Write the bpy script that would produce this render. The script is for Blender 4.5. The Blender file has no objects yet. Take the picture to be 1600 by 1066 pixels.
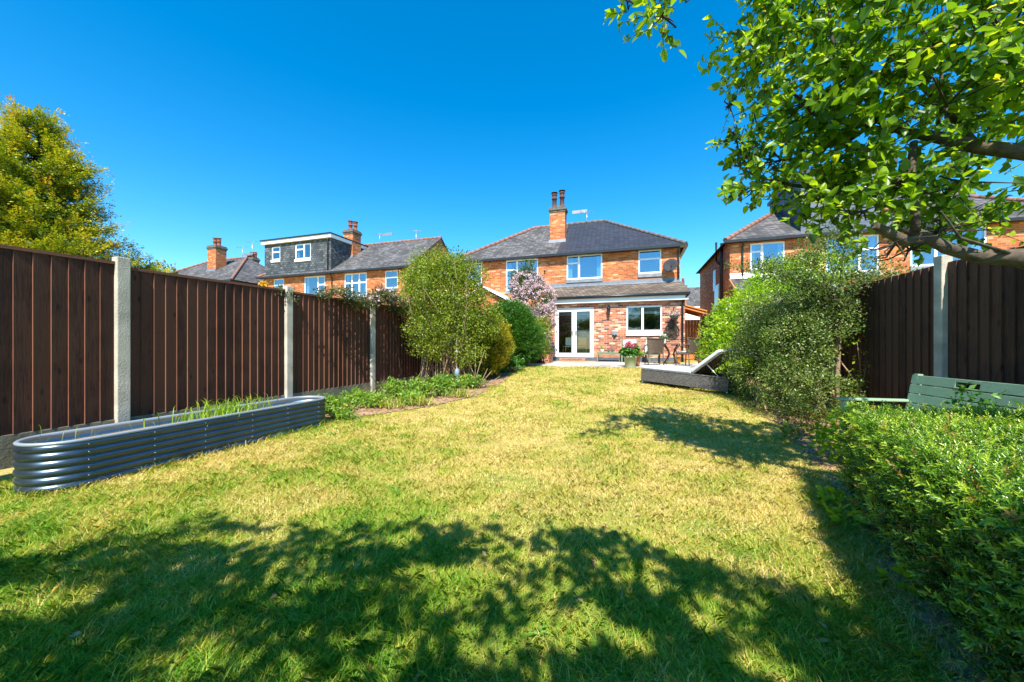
import bpy, math, random
import numpy as np
from mathutils import Vector, Matrix
PI = math.pi
R = math.radians
random.seed(7)
rng = np.random.default_rng(11)
scn = bpy.context.scene
COL = scn.collection

# ------------------------------------------------------------------ camera geometry
CAM_H = 1.3
F = 570.0 / 1600.0
def at(px, py, Y):
    """point seen at photo pixel px,py at distance Y"""
    return Vector(((px - 800) / 570.0 * Y, Y, CAM_H + (540 - py) / 570.0 * Y))

cam_d = bpy.data.cameras.new('camera')
cam = bpy.data.objects.new('camera', cam_d)
COL.objects.link(cam)
cam.location = (0, 0, CAM_H)
cam.rotation_euler = (R(90), 0, 0)
cam_d.sensor_width = 36
cam_d.lens = 36 * F
cam_d.shift_y = (540 - 533) / 1600.0
cam_d.clip_start = 0.05
cam_d.clip_end = 3000
scn.camera = cam

# ------------------------------------------------------------------ light
SUN_EL, sx, sy = R(51), -0.12, -0.993
sun_d = bpy.data.lights.new('sun', 'SUN')
sun_d.energy = 4.0
sun_d.angle = R(0.55)
sun_d.color = (1.0, 0.94, 0.84)
sun = bpy.data.objects.new('sun', sun_d)
COL.objects.link(sun)
sdir = Vector((sx * math.cos(SUN_EL), sy * math.cos(SUN_EL), math.sin(SUN_EL))).normalized()
sun.rotation_euler = sdir.to_track_quat('Z', 'Y').to_euler()
sun.location = (0, -5, 12)
w = bpy.data.worlds.new('World')
scn.world = w
w.use_nodes = True
nt = w.node_tree
nt.nodes.clear()
sky = nt.nodes.new('ShaderNodeTexSky')
sky.sky_type = 'NISHITA'
sky.sun_disc = False
sky.sun_elevation = SUN_EL
sky.sun_rotation = math.atan2(sx, sy)
sky.air_density = 1.0
sky.dust_density = 0.15
sky.ozone_density = 4.0
hsv = nt.nodes.new('ShaderNodeHueSaturation')
hsv.inputs['Hue'].default_value = 0.492
hsv.inputs['Saturation'].default_value = 1.40
hsv.inputs['Value'].default_value = 0.76
bg = nt.nodes.new('ShaderNodeBackground')
bg.inputs[1].default_value = 0.15
ow = nt.nodes.new('ShaderNodeOutputWorld')
nt.links.new(sky.outputs[0], hsv.inputs['Color'])
nt.links.new(hsv.outputs[0], bg.inputs[0])
nt.links.new(bg.outputs[0], ow.inputs[0])
scn.view_settings.view_transform = 'Standard'
scn.view_settings.look = 'None'
scn.view_settings.exposure = 1.30
scn.view_settings.gamma = 1.0
scn.render.engine = 'CYCLES'
scn.cycles.max_bounces = 8
scn.cycles.transparent_max_bounces = 12

# ------------------------------------------------------------------ object helpers
def tag(o, label=None, cat=None, group=None, kind=None):
    if label: o['label'] = label
    if cat: o['category'] = cat
    if group: o['group'] = group
    if kind: o['kind'] = kind
    return o

def empty(name, loc=(0, 0, 0), rz=0, label=None, cat=None, group=None):
    o = bpy.data.objects.new(name, None)
    COL.objects.link(o)
    o.location = loc
    o.rotation_euler = (0, 0, rz)
    o.empty_display_size = 0.1
    return tag(o, label, cat, group)

def link(name, me, mats, parent=None):
    o = bpy.data.objects.new(name, me)
    COL.objects.link(o)
    if not isinstance(mats, (list, tuple)): mats = [mats]
    for m in mats: me.materials.append(m)
    if parent: o.parent = parent
    return o

class MB:
    def __init__(s):
        s.v = []; s.f = []; s.m = []; s.sm = []
    def poly(s, pts, mi=0, smooth=False):
        b = len(s.v)
        s.v += [tuple(p) for p in pts]
        s.f.append(tuple(range(b, b + len(pts)))); s.m.append(mi); s.sm.append(smooth)
    def box(s, x0, x1, y0, y1, z0, z1, mi=0, M=None):
        P = [(x0,y0,z0),(x1,y0,z0),(x1,y1,z0),(x0,y1,z0),(x0,y0,z1),(x1,y0,z1),(x1,y1,z1),(x0,y1,z1)]
        if M is not None: P = [tuple(M @ Vector(p)) for p in P]
        b = len(s.v); s.v += P
        for f in ((0,3,2,1),(4,5,6,7),(0,1,5,4),(1,2,6,5),(2,3,7,6),(3,0,4,7)):
            s.f.append(tuple(b+i for i in f)); s.m.append(mi); s.sm.append(False)
        return s
    def bar(s, a, b_, wd, ht=None, mi=0):
        a = Vector(a); b_ = Vector(b_); d = b_ - a; L = d.length
        ht = ht or wd
        q = d.to_track_quat('X', 'Z').to_matrix().to_4x4()
        M = Matrix.Translation(a) @ q
        return s.box(0, L, -wd/2, wd/2, -ht/2, ht/2, mi, M)
    def prism(s, pts, y0, y1, mi=0, axis='y'):
        """closed outline pts (u,v) extruded along an axis"""
        def P(u, v, t):
            return (u, t, v) if axis == 'y' else ((t, u, v) if axis == 'x' else (u, v, t))
        n = len(pts)
        s.poly([P(u, v, y0) for u, v in pts], mi)
        s.poly([P(u, v, y1) for u, v in reversed(pts)], mi)
        for i in range(n):
            u, v = pts[i]; u2, v2 = pts[(i+1) % n]
            s.poly([P(u, v, y0), P(u, v, y1), P(u2, v2, y1), P(u2, v2, y0)], mi)
        return s
    def tube(s, pts, r, n=8, mi=0, cap=True):
        pts = [Vector(p) for p in pts]
        if not isinstance(r, (list, tuple)): r = [r] * len(pts)
        b = len(s.v)
        up = Vector((0.31, 0.17, 1)).normalized()
        d0 = (pts[1] - pts[0]).normalized()
        if abs(d0.dot(up)) > .95: up = Vector((1, 0.1, 0)).normalized()
        for i, p in enumerate(pts):
            d = (pts[min(i+1, len(pts)-1)] - pts[max(i-1, 0)])
            d = d.normalized() if d.length > 1e-9 else d0
            a = d.cross(up)
            if a.length < 1e-3: a = d.cross(Vector((0, 1, 0)))
            a.normalize(); c = a.cross(d).normalized()
            for k in range(n):
                t = 2*PI*k/n
                s.v.append(tuple(p + (a*math.cos(t) + c*math.sin(t)) * r[i]))
        for i in range(len(pts)-1):
            for k in range(n):
                k2 = (k+1) % n
                s.f.append((b+i*n+k, b+i*n+k2, b+(i+1)*n+k2, b+(i+1)*n+k)); s.m.append(mi); s.sm.append(True)
        if cap:
            s.f.append(tuple(b+k for k in range(n))[::-1]); s.m.append(mi); s.sm.append(False)
            s.f.append(tuple(b+(len(pts)-1)*n+k for k in range(n))); s.m.append(mi); s.sm.append(False)
        return s
    def lathe(s, prof, n=20, mi=0, M=None, cap=True):
        b = len(s.v)
        for (r, z) in prof:
            for k in range(n):
                t = 2*PI*k/n
                p = Vector((r*math.cos(t), r*math.sin(t), z))
                if M is not None: p = M @ p
                s.v.append(tuple(p))
        for i in range(len(prof)-1):
            for k in range(n):
                k2 = (k+1) % n
                s.f.append((b+i*n+k, b+i*n+k2, b+(i+1)*n+k2, b+(i+1)*n+k)); s.m.append(mi); s.sm.append(True)
        if cap:
            s.f.append(tuple(b+k for k in range(n))[::-1]); s.m.append(mi); s.sm.append(False)
            e = b+(len(prof)-1)*n
            s.f.append(tuple(e+k for k in range(n))); s.m.append(mi); s.sm.append(False)
        return s
    def build(s, name, mats, parent=None, bevel=0):
        me = bpy.data.meshes.new(name)
        me.from_pydata(s.v, [], s.f)
        me.polygons.foreach_set('material_index', s.m)
        me.polygons.foreach_set('use_smooth', s.sm)
        me.update()
        o = link(name, me, mats, parent)
        if bevel:
            b = o.modifiers.new('bevel', 'BEVEL'); b.width = bevel; b.segments = 2; b.limit_method = 'ANGLE'
        return o

def npmesh(name, V, Fc, k, mats, parent=None, tint=None, smooth=False):
    """V (n,3), Fc (m,k) faces all of k corners, tint per face"""
    me = bpy.data.meshes.new(name)
    V = np.ascontiguousarray(V, dtype=np.float32); Fc = np.ascontiguousarray(Fc, dtype=np.int32)
    me.vertices.add(len(V)); me.vertices.foreach_set('co', V.ravel())
    me.loops.add(Fc.size); me.loops.foreach_set('vertex_index', Fc.ravel())
    me.polygons.add(len(Fc))
    me.polygons.foreach_set('loop_start', np.arange(0, Fc.size, k, dtype=np.int32))
    me.polygons.foreach_set('loop_total', np.full(len(Fc), k, dtype=np.int32))
    if smooth: me.polygons.foreach_set('use_smooth', np.ones(len(Fc), dtype=bool))
    me.update(calc_edges=True)
    if tint is not None:
        a = me.attributes.new('tint', 'FLOAT', 'FACE')
        a.data.foreach_set('value', np.ascontiguousarray(tint, dtype=np.float32))
    return link(name, me, mats, parent)

def hashn(ix, iy, seed):
    h = (ix * 374761393 + iy * 668265263 + seed * 144665) & 0x7fffffff
    h = ((h ^ (h >> 13)) * 1274126177) & 0x7fffffff
    return ((h ^ (h >> 16)) & 0xffff) / 65535.0
def vnoise(x, y, scale, seed=0):
    x = np.asarray(x, float) * scale + 1000; y = np.asarray(y, float) * scale + 1000
    ix = np.floor(x).astype(np.int64); iy = np.floor(y).astype(np.int64)
    fx = x - ix; fy = y - iy
    fx = fx*fx*(3-2*fx); fy = fy*fy*(3-2*fy)
    a = hashn(ix, iy, seed); b = hashn(ix+1, iy, seed); c = hashn(ix, iy+1, seed); d = hashn(ix+1, iy+1, seed)
    return (a*(1-fx)+b*fx)*(1-fy) + (c*(1-fx)+d*fx)*fy
def fbm(x, y, scale, seed=0):
    return .5*vnoise(x, y, scale, seed) + .3*vnoise(x, y, scale*2.1, seed+1) + .2*vnoise(x, y, scale*4.3, seed+2)

GV = [-60, 1.5, 5.2, 7, 9.5, 12, 14, 400]; GZ = [0, 0, .02, .15, .33, .60, .64, .64]
def gnp(x, y):
    v = .309*np.asarray(x, float) + .951*np.asarray(y, float)
    return np.interp(v, GV, GZ) + .02*(vnoise(x, y, .8, 5)-.5)
def g(x, y): return float(gnp(x, y))

# ------------------------------------------------------------------ materials
def mat(name, col, rough=.6, metal=0, spec=.5, bump=None, noise=None, emis=None):
    """noise=(scale, amount, detail): brightness mottling; bump=(scale, strength)"""
    m = bpy.data.materials.new(name); m.use_nodes = True
    N = m.node_tree.nodes; L = m.node_tree.links
    b = N['Principled BSDF']
    b.inputs['Base Color'].default_value = (*col, 1)
    b.inputs['Roughness'].default_value = rough
    b.inputs['Metallic'].default_value = metal
    b.inputs['Specular IOR Level'].default_value = spec
    tc = N.new('ShaderNodeTexCoord')
    if noise:
        n = N.new('ShaderNodeTexNoise'); n.inputs['Scale'].default_value = noise[0]; n.inputs['Detail'].default_value = 6
        L.new(tc.outputs['Object'], n.inputs['Vector'])
        r = N.new('ShaderNodeMapRange')
        r.inputs['From Min'].default_value = .25; r.inputs['From Max'].default_value = .75
        r.inputs['To Min'].default_value = 1-noise[1]; r.inputs['To Max'].default_value = 1+noise[1]
        L.new(n.outputs['Fac'], r.inputs['Value'])
        mx = N.new('ShaderNodeMix'); mx.data_type = 'RGBA'; mx.blend_type = 'MULTIPLY'; mx.inputs['Factor'].default_value = 1
        mx.inputs['A'].default_value = (*col, 1)
        L.new(r.outputs[0], mx.inputs['B']); L.new(mx.outputs['Result'], b.inputs['Base Color'])
    if bump:
        n = N.new('ShaderNodeTexNoise'); n.inputs['Scale'].default_value = bump[0]; n.inputs['Detail'].default_value = 5
        L.new(tc.outputs['Object'], n.inputs['Vector'])
        bp = N.new('ShaderNodeBump'); bp.inputs['Strength'].default_value = bump[1]; bp.inputs['Distance'].default_value = .01
        L.new(n.outputs['Fac'], bp.inputs['Height']); L.new(bp.outputs[0], b.inputs['Normal'])
    return m

def ramp_node(N, stops):
    r = N.new('ShaderNodeValToRGB')
    e = r.color_ramp.elements
    while len(e) < len(stops): e.new(.5)
    for i, (p, c) in enumerate(stops):
        e[i].position = p; e[i].color = (*c, 1)
    return r

def wallmap(N, L, kz=1.0):
    """object coordinates folded so that every upright or sloping face carries (along, up)"""
    tc = N.new('ShaderNodeTexCoord')
    sp = N.new('ShaderNodeSeparateXYZ'); L.new(tc.outputs['Object'], sp.inputs[0])
    ad = N.new('ShaderNodeMath'); ad.operation = 'ADD'
    L.new(sp.outputs[0], ad.inputs[0]); L.new(sp.outputs[1], ad.inputs[1])
    mz = N.new('ShaderNodeMath'); mz.operation = 'MULTIPLY'; mz.inputs[1].default_value = kz
    L.new(sp.outputs[2], mz.inputs[0])
    cb = N.new('ShaderNodeCombineXYZ'); L.new(ad.outputs[0], cb.inputs[0]); L.new(mz.outputs[0], cb.inputs[1])
    return tc, cb

def tilemat(name, stops, mortar, bw, bh, ms, kz=1.0, rough=.8, bumpst=.5, stain=.25, offset=.5, mdim=None, slope=False):
    """brick / tile courses: every brick takes its own colour from a ramp"""
    m = bpy.data.materials.new(name); m.use_nodes = True
    N = m.node_tree.nodes; L = m.node_tree.links; b = N['Principled BSDF']
    b.inputs['Roughness'].default_value = rough
    b.inputs['Specular IOR Level'].default_value = .3
    tc, cb = wallmap(N, L, kz)
    if slope:   # roofs: run along x only on the front and back slopes, the hip ends take y through the same sum
        pass
    bk = N.new('ShaderNodeTexBrick')
    bk.inputs['Scale'].default_value = 1
    bk.inputs['Brick Width'].default_value = bw; bk.inputs['Row Height'].default_value = bh
    bk.inputs['Mortar Size'].default_value = ms; bk.inputs['Mortar Smooth'].default_value = .2
    bk.inputs['Color1'].default_value = (0, 0, 0, 1); bk.inputs['Color2'].default_value = (1, 1, 1, 1)
    bk.inputs['Mortar'].default_value = (.5, .5, .5, 1)
    bk.inputs['Bias'].default_value = 0
    bk.offset = offset
    L.new(cb.outputs[0], bk.inputs['Vector'])
    rp = ramp_node(N, stops); L.new(bk.outputs['Color'], rp.inputs[0])
    mx = N.new('ShaderNodeMix'); mx.data_type = 'RGBA'
    L.new(bk.outputs['Fac'], mx.inputs['Factor']); L.new(rp.outputs[0], mx.inputs['A'])
    mx.inputs['B'].default_value = (*mortar, 1)
    n = N.new('ShaderNodeTexNoise'); n.inputs['Scale'].default_value = 1.3; n.inputs['Detail'].default_value = 8
    L.new(tc.outputs['Object'], n.inputs['Vector'])
    r = N.new('ShaderNodeMapRange'); r.inputs['From Min'].default_value = .3; r.inputs['From Max'].default_value = .7
    r.inputs['To Min'].default_value = 1-stain; r.inputs['To Max'].default_value = 1+stain
    L.new(n.outputs['Fac'], r.inputs['Value'])
    m2 = N.new('ShaderNodeMix'); m2.data_type = 'RGBA'; m2.blend_type = 'MULTIPLY'; m2.inputs['Factor'].default_value = 1
    L.new(mx.outputs['Result'], m2.inputs['A']); L.new(r.outputs[0], m2.inputs['B'])
    L.new(m2.outputs['Result'], b.inputs['Base Color'])
    inv = N.new('ShaderNodeMath'); inv.operation = 'SUBTRACT'; inv.inputs[0].default_value = 1
    L.new(bk.outputs['Fac'], inv.inputs[1])
    n2 = N.new('ShaderNodeTexNoise'); n2.inputs['Scale'].default_value = 40; L.new(tc.outputs['Object'], n2.inputs['Vector'])
    ad = N.new('ShaderNodeMath'); ad.operation = 'MULTIPLY_ADD'; ad.inputs[1].default_value = .4
    L.new(n2.outputs['Fac'], ad.inputs[0]); L.new(inv.outputs[0], ad.inputs[2])
    bp = N.new('ShaderNodeBump'); bp.inputs['Strength'].default_value = bumpst; bp.inputs['Distance'].default_value = .01
    L.new(ad.outputs[0], bp.inputs['Height']); L.new(bp.outputs[0], b.inputs['Normal'])
    return m

def leafmat(name, stops, trans=.35, rough=.45, tcol=None, spec=.5):
    m = bpy.data.materials.new(name); m.use_nodes = True
    N = m.node_tree.nodes; L = m.node_tree.links; b = N['Principled BSDF']
    b.inputs['Roughness'].default_value = rough
    b.inputs['Specular IOR Level'].default_value = spec
    at_ = N.new('ShaderNodeAttribute'); at_.attribute_name = 'tint'
    rp = ramp_node(N, stops); L.new(at_.outputs['Fac'], rp.inputs[0])
    L.new(rp.outputs[0], b.inputs['Base Color'])
    if trans:
        t = N.new('ShaderNodeBsdfTranslucent')
        h = N.new('ShaderNodeMix'); h.data_type = 'RGBA'; h.blend_type = 'MULTIPLY'; h.inputs['Factor'].default_value = 1
        L.new(rp.outputs[0], h.inputs['A']); h.inputs['B'].default_value = (*(tcol or (1.6, 1.5, .6)), 1)
        L.new(h.outputs['Result'], t.inputs['Color'])
        ms = N.new('ShaderNodeMixShader'); ms.inputs[0].default_value = trans
        L.new(b.outputs[0], ms.inputs[1]); L.new(t.outputs[0], ms.inputs[2])
        L.new(ms.outputs[0], N['Material Output'].inputs['Surface'])
    return m

def woodmat(name, c1, c2, rough=.75, axis=2, knots=True):
    m = bpy.data.materials.new(name); m.use_nodes = True
    N = m.node_tree.nodes; L = m.node_tree.links; b = N['Principled BSDF']
    b.inputs['Roughness'].default_value = rough; b.inputs['Specular IOR Level'].default_value = .3
    tc = N.new('ShaderNodeTexCoord')
    mp = N.new('ShaderNodeMapping')
    sc = [14, 14, 14]; sc[axis] = .9
    mp.inputs['Scale'].default_value = sc
    L.new(tc.outputs['Object'], mp.inputs[0])
    n = N.new('ShaderNodeTexNoise'); n.inputs['Scale'].default_value = 2.8; n.inputs['Detail'].default_value = 10; n.inputs['Distortion'].default_value = 1.6; n.inputs['Roughness'].default_value = .68
    L.new(mp.outputs[0], n.inputs['Vector'])
    n3 = N.new('ShaderNodeTexNoise'); n3.inputs['Scale'].default_value = 3.1; n3.inputs['Detail'].default_value = 4
    L.new(tc.outputs['Object'], n3.inputs['Vector'])
    # one tone per board
    geo = N.new('ShaderNodeNewGeometry')
    a = N.new('ShaderNodeMath'); a.operation = 'MULTIPLY_ADD'; a.inputs[1].default_value = .5
    L.new(geo.outputs['Random Per Island'], a.inputs[0]); L.new(n.outputs['Fac'], a.inputs[2])
    a2 = N.new('ShaderNodeMath'); a2.operation = 'MULTIPLY_ADD'; a2.inputs[1].default_value = .5
    L.new(n3.outputs['Fac'], a2.inputs[0]); L.new(a.outputs[0], a2.inputs[2])
    rp = ramp_node(N, [(.50, c1), (.85, tuple(.45*q+.55*w_ for q, w_ in zip(c1, c2))), (1.0, c2), (1.0, c2)])
    L.new(a2.outputs[0], rp.inputs[0]); 
    last = rp.outputs[0]
    if knots:
        vo = N.new('ShaderNodeTexVoronoi'); vo.inputs['Scale'].default_value = 1
        mp2 = N.new('ShaderNodeMapping'); s2 = [8, 8, 8]; s2[axis] = 3.2; mp2.inputs['Scale'].default_value = s2
        L.new(tc.outputs['Object'], mp2.inputs[0]); L.new(mp2.outputs[0], vo.inputs['Vector'])
        r = N.new('ShaderNodeMapRange'); r.inputs['From Min'].default_value = .07; r.inputs['From Max'].default_value = .16
        r.inputs['To Min'].default_value = .35; r.inputs['To Max'].default_value = 1
        L.new(vo.outputs['Distance'], r.inputs['Value'])
        mx = N.new('ShaderNodeMix'); mx.data_type = 'RGBA'; mx.blend_type = 'MULTIPLY'; mx.inputs['Factor'].default_value = 1
        L.new(last, mx.inputs['A']); L.new(r.outputs[0], mx.inputs['B']); last = mx.outputs['Result']
    L.new(last, b.inputs['Base Color'])
    bp = N.new('ShaderNodeBump'); bp.inputs['Strength'].default_value = .9; bp.inputs['Distance'].default_value = .006
    L.new(n.outputs['Fac'], bp.inputs['Height']); L.new(bp.outputs[0], b.inputs['Normal'])
    return m

def glassmat(name, tint=(.75, .85, .9), fac=.35):
    m = bpy.data.materials.new(name); m.use_nodes = True
    N = m.node_tree.nodes; L = m.node_tree.links
    N.remove(N['Principled BSDF'])
    t = N.new('ShaderNodeBsdfTransparent'); t.inputs[0].default_value = (*tint, 1)
    gl = N.new('ShaderNodeBsdfGlossy'); gl.inputs['Roughness'].default_value = .02
    gl.inputs['Color'].default_value = (.9, .95, 1, 1)
    ms = N.new('ShaderNodeMixShader'); ms.inputs[0].default_value = fac
    L.new(t.outputs[0], ms.inputs[1]); L.new(gl.outputs[0], ms.inputs[2])
    L.new(ms.outputs[0], N['Material Output'].inputs['Surface'])
    return m

def weavemat(name, c1, c2, sx_=.03, sy_=.012):
    m = tilemat(name, [(0, c1), (1, c2)], (c1[0]*.25, c1[1]*.25, c1[2]*.25), sx_, sy_, .0016, rough=.55, bumpst=.8, stain=.1)
    return m

M = {}
M['brick'] = tilemat('facade_brick', [(0, (.30, .075, .022)), (.45, (.45, .125, .035)), (.8, (.52, .17, .05)), (1, (.60, .34, .18))], (.42, .24, .14), .225, .075, .007, stain=.14)
M['brick_mixed'] = tilemat('multi_brick', [(0, (.09, .045, .04)), (.18, (.28, .08, .045)), (.45, (.44, .13, .06)), (.75, (.50, .20, .10)), (.9, (.58, .36, .22)), (1, (.72, .56, .40))], (.44, .32, .24), .225, .075, .009, stain=.12)
M['brick_dark'] = tilemat('old_brick', [(0, (.30, .10, .05)), (1, (.46, .19, .09))], (.35, .26, .2), .225, .075, .008, stain=.2)
M['slate_new'] = tilemat('roof_slate_new', [(0, (.026, .030, .042)), (1, (.042, .047, .062))], (.014, .015, .02), .22, .14, .010, kz=1.75, rough=.55, stain=.12)
M['slate_old'] = tilemat('roof_tile_old', [(0, (.06, .058, .06)), (.6, (.10, .097, .098)), (1, (.165, .155, .15))], (.045, .045, .045), .2, .13, .012, kz=1.75, rough=.9, stain=.32)
M['tile_brown'] = tilemat('roof_tile_brown', [(0, (.10, .075, .055)), (.6, (.15, .115, .085)), (1, (.22, .19, .15))], (.05, .04, .03), .18, .14, .014, kz=2.4, rough=.9, stain=.3)
M['tile_hung'] = tilemat('hung_tile', [(0, (.04, .05, .058)), (.6, (.075, .088, .098)), (1, (.14, .155, .16))], (.022, .026, .03), .2, .13, .012, rough=.75, stain=.12)
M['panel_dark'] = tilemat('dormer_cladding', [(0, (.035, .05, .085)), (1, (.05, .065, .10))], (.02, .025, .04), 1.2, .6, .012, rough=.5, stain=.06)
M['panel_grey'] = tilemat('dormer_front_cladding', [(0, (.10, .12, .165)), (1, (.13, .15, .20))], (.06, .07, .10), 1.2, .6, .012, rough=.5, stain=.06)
M['ridge'] = mat('ridge_clay', (.26, .12, .085), .85, noise=(4, .25))
M['ridge_grey'] = mat('ridge_concrete', (.13, .11, .105), .85, noise=(4, .25))
M['white'] = mat('white_upvc', (.84, .85, .86), .3, noise=(3, .03))
M['black'] = mat('black_plastic', (.015, .016, .018), .35)
M['lead'] = mat('lead_flashing', (.15, .165, .19), .5, noise=(5, .25))
M['sillgrey'] = mat('grey_sill', (.20, .22, .24), .7, noise=(6, .25))
M['mortar'] = mat('weathered_mortar', (.13, .115, .095), .95, noise=(9, .6), bump=(25, .7))
M['pot'] = mat('chimney_clay', (.26, .085, .05), .8, noise=(6, .4))
M['potdark'] = mat('sooty_clay', (.09, .04, .035), .8, noise=(6, .5))
M['glass'] = glassmat('window_glass', (.6, .75, .85), .22)
M['glassdoor'] = glassmat('door_glass', (.6, .65, .65), .09)
M['room'] = mat('dim_room', (.10, .12, .14), .9)
M['roomblue'] = mat('sky_blue_room', (.05, .16, .24), .9)  # blue of the sky reflected in the upper panes, put into the room colour
M['curtain'] = mat('curtain_cloth', (.72, .78, .82), .9, noise=(3, .1))
M['blind'] = mat('roller_blind', (.35, .42, .47), .9)
M['fence'] = woodmat('stained_fence_wood', (.010, .0042, .003), (.090, .036, .020))
M['fence_edge'] = woodmat('sunlit_edge_wood', (.11, .042, .026), (.22, .095, .058), knots=False)  # sunlit look of the thick board edges, put into a lighter wood colour
M['fence_shade'] = woodmat('old_fence_wood', (.012, .006, .004), (.11, .05, .030))
M['rail'] = woodmat('fence_rail_wood', (.055, .022, .014), (.15, .065, .04), axis=0, knots=False)
M['concrete'] = mat('post_concrete', (.45, .41, .33), .9, noise=(4, .38), bump=(60, .5))
M['gravelboard'] = mat('gravel_board_concrete', (.19, .165, .115), .92, noise=(4, .5), bump=(40, .5))
M['bark'] = mat('apple_bark', (.085, .065, .045), .95, noise=(18, .55), bump=(30, 1.0))
M['bark_pale'] = mat('shrub_stem', (.27, .19, .11), .9, noise=(14, .35), bump=(40, .6))
M['bark_dark'] = mat('dark_twig', (.05, .033, .022), .9, noise=(14, .35))
M['orange_wood'] = woodmat('orange_gate_wood', (.42, .12, .03), (.62, .22, .06), knots=False)
M['sage'] = mat('sage_paint', (.17, .25, .15), .5, noise=(5, .08))
M['bench_green'] = mat('bench_green_paint', (.27, .40, .26), .45, noise=(6, .12), bump=(60, .15))
M['cushion'] = mat('pale_cushion', (.58, .62, .66), .95, noise=(8, .06), bump=(150, .3))
M['cushion_pat'] = mat('patterned_cushion', (.62, .64, .65), .95, noise=(22, .35))
M['rattan_grey'] = weavemat('grey_rattan', (.075, .072, .068), (.20, .19, .18))
M['rattan_brown'] = weavemat('brown_rattan', (.15, .105, .07), (.27, .205, .15), .02, .01)
M['alu'] = mat('frame_aluminium', (.5, .5, .5), .35, metal=.8)
M['soil'] = mat('dark_soil', (.30, .18, .10), .98, noise=(9, .6), bump=(30, 1.0))
M['paving'] = tilemat('patio_flags', [(0, (.38, .35, .32)), (1, (.52, .49, .45))], (.25, .23, .2), .6, .45, .01, rough=.9, stain=.2)
M['steel'] = mat('corrugated_steel', (.075, .11, .15), .30, metal=.8, spec=.6, noise=(2.5, .3))
M['steel_in'] = mat('steel_inside_lit', (.26, .38, .46), .4, metal=.3, noise=(2.5, .15))  # same steel painted paler blue, for the light falling on the inner wall
M['rim'] = mat('planter_rim_edge', (.30, .36, .42), .4, metal=.3)
M['bolt'] = mat('zinc_bolt', (.30, .32, .34), .3, metal=.9)
M['terracotta'] = mat('terracotta', (.42, .15, .07), .85, noise=(9, .2))
M['potsage'] = mat('pale_green_glaze', (.36, .42, .29), .45, noise=(5, .06))
M['ceramic'] = mat('white_ceramic', (.8, .8, .78), .3)
M['dish'] = mat('dish_grey', (.045, .045, .05), .8, spec=.2)
M['copper'] = mat('orange_glaze', (.62, .23, .03), .35)
M['tabletop'] = mat('tinted_table_glass', (.10, .09, .08), .08)
M['render_white'] = mat('white_render', (.80, .80, .80), .8, noise=(2, .05))
M['glassorn'] = mat('blue_grey_glass', (.22, .30, .36), .08, spec=.8)
M['chair_yellow'] = mat('yellow_wood', (.6, .36, .06), .5)

# leaf materials
M['l_apple'] = leafmat('apple_leaf', [(0, (.035, .09, .008)), (.3, (.11, .24, .014)), (.65, (.27, .46, .02)), (.9, (.48, .60, .03)), (1, (.60, .60, .08))], .55, .36, tcol=(1.7, 1.45, .5))
M['l_shade'] = leafmat('dark_apple_leaf', [(0, (.05, .12, .01)), (1, (.16, .30, .02))], .5)
M['l_hedge'] = leafmat('hedge_leaf', [(0, (.012, .04, .005)), (.4, (.035, .11, .010)), (.68, (.15, .31, .016)), (.93, (.48, .60, .05)), (1, (.42, .20, .07))], .35, .27)
M['l_bright'] = leafmat('bright_leaf', [(0, (.10, .22, .012)), (.5, (.27, .45, .018)), (1, (.50, .62, .04))], .42, .4)
M['l_varieg'] = leafmat('variegated_leaf', [(0, (.04, .085, .014)), (.5, (.11, .19, .025)), (.8, (.25, .30, .06)), (.93, (.42, .42, .17)), (1, (.55, .50, .26))], .25, .45)
M['l_coton'] = leafmat('small_dark_leaf', [(0, (.04, .08, .02)), (.6, (.12, .19, .035)), (1, (.26, .30, .08))], .3, .4)
M['l_olive'] = leafmat('olive_leaf', [(0, (.06, .11, .010)), (.5, (.18, .26, .018)), (.85, (.34, .40, .03)), (1, (.48, .44, .12))], .4, .45)
M['l_gold'] = leafmat('golden_conifer_leaf', [(0, (.035, .08, .006)), (.35, (.12, .21, .010)), (.62, (.38, .40, .015)), (.88, (.66, .56, .03)), (1, (.60, .24, .05))], .2, .6)
M['l_goldbush'] = leafmat('golden_bush_leaf', [(0, (.06, .11, .01)), (.4, (.17, .21, .010)), (.75, (.44, .38, .015)), (1, (.60, .42, .03))], .2, .6)
M['l_thuja'] = leafmat('thuja_leaf', [(0, (.025, .09, .010)), (.6, (.06, .19, .015)), (1, (.12, .28, .02))], .2, .5)
M['l_lilac'] = leafmat('lilac_leaf', [(0, (.03, .06, .01)), (1, (.12, .18, .03))], .3, .45)
M['l_pink'] = leafmat('pink_blossom', [(0, (.40, .22, .27)), (.5, (.68, .46, .50)), (1, (.85, .72, .72))], .15, .7, tcol=(1, .9, .95))
M['l_clem'] = leafmat('climber_leaf', [(0, (.035, .05, .015)), (.5, (.10, .10, .04)), (.8, (.13, .19, .04)), (1, (.20, .10, .07))], .25, .45)
M['l_peren'] = leafmat('perennial_leaf', [(0, (.06, .15, .02)), (.6, (.18, .34, .03)), (.93, (.42, .50, .05)), (1, (.6, .22, .02))], .3, .45)
M['l_blade'] = leafmat('strap_leaf', [(0, (.20, .28, .03)), (.5, (.42, .45, .07)), (1, (.55, .50, .18))], .3, .5)
M['l_far'] = leafmat('far_tree_leaf', [(0, (.04, .09, .02)), (1, (.13, .22, .04))], .3, .5)
M['l_red'] = leafmat('hydrangea_flower', [(0, (.5, .03, .10)), (1, (.75, .10, .22))], .2, .6, tcol=(1, .5, .6))
M['l_orange'] = leafmat('orange_flower', [(0, (.7, .10, .03)), (1, (.8, .25, .04))], .2, .6, tcol=(1, .6, .5))
M['l_yellow'] = leafmat('yellow_flower', [(0, (.8, .45, .03)), (1, (.85, .6, .05))], .2, .6, tcol=(1, .8, .5))
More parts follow.
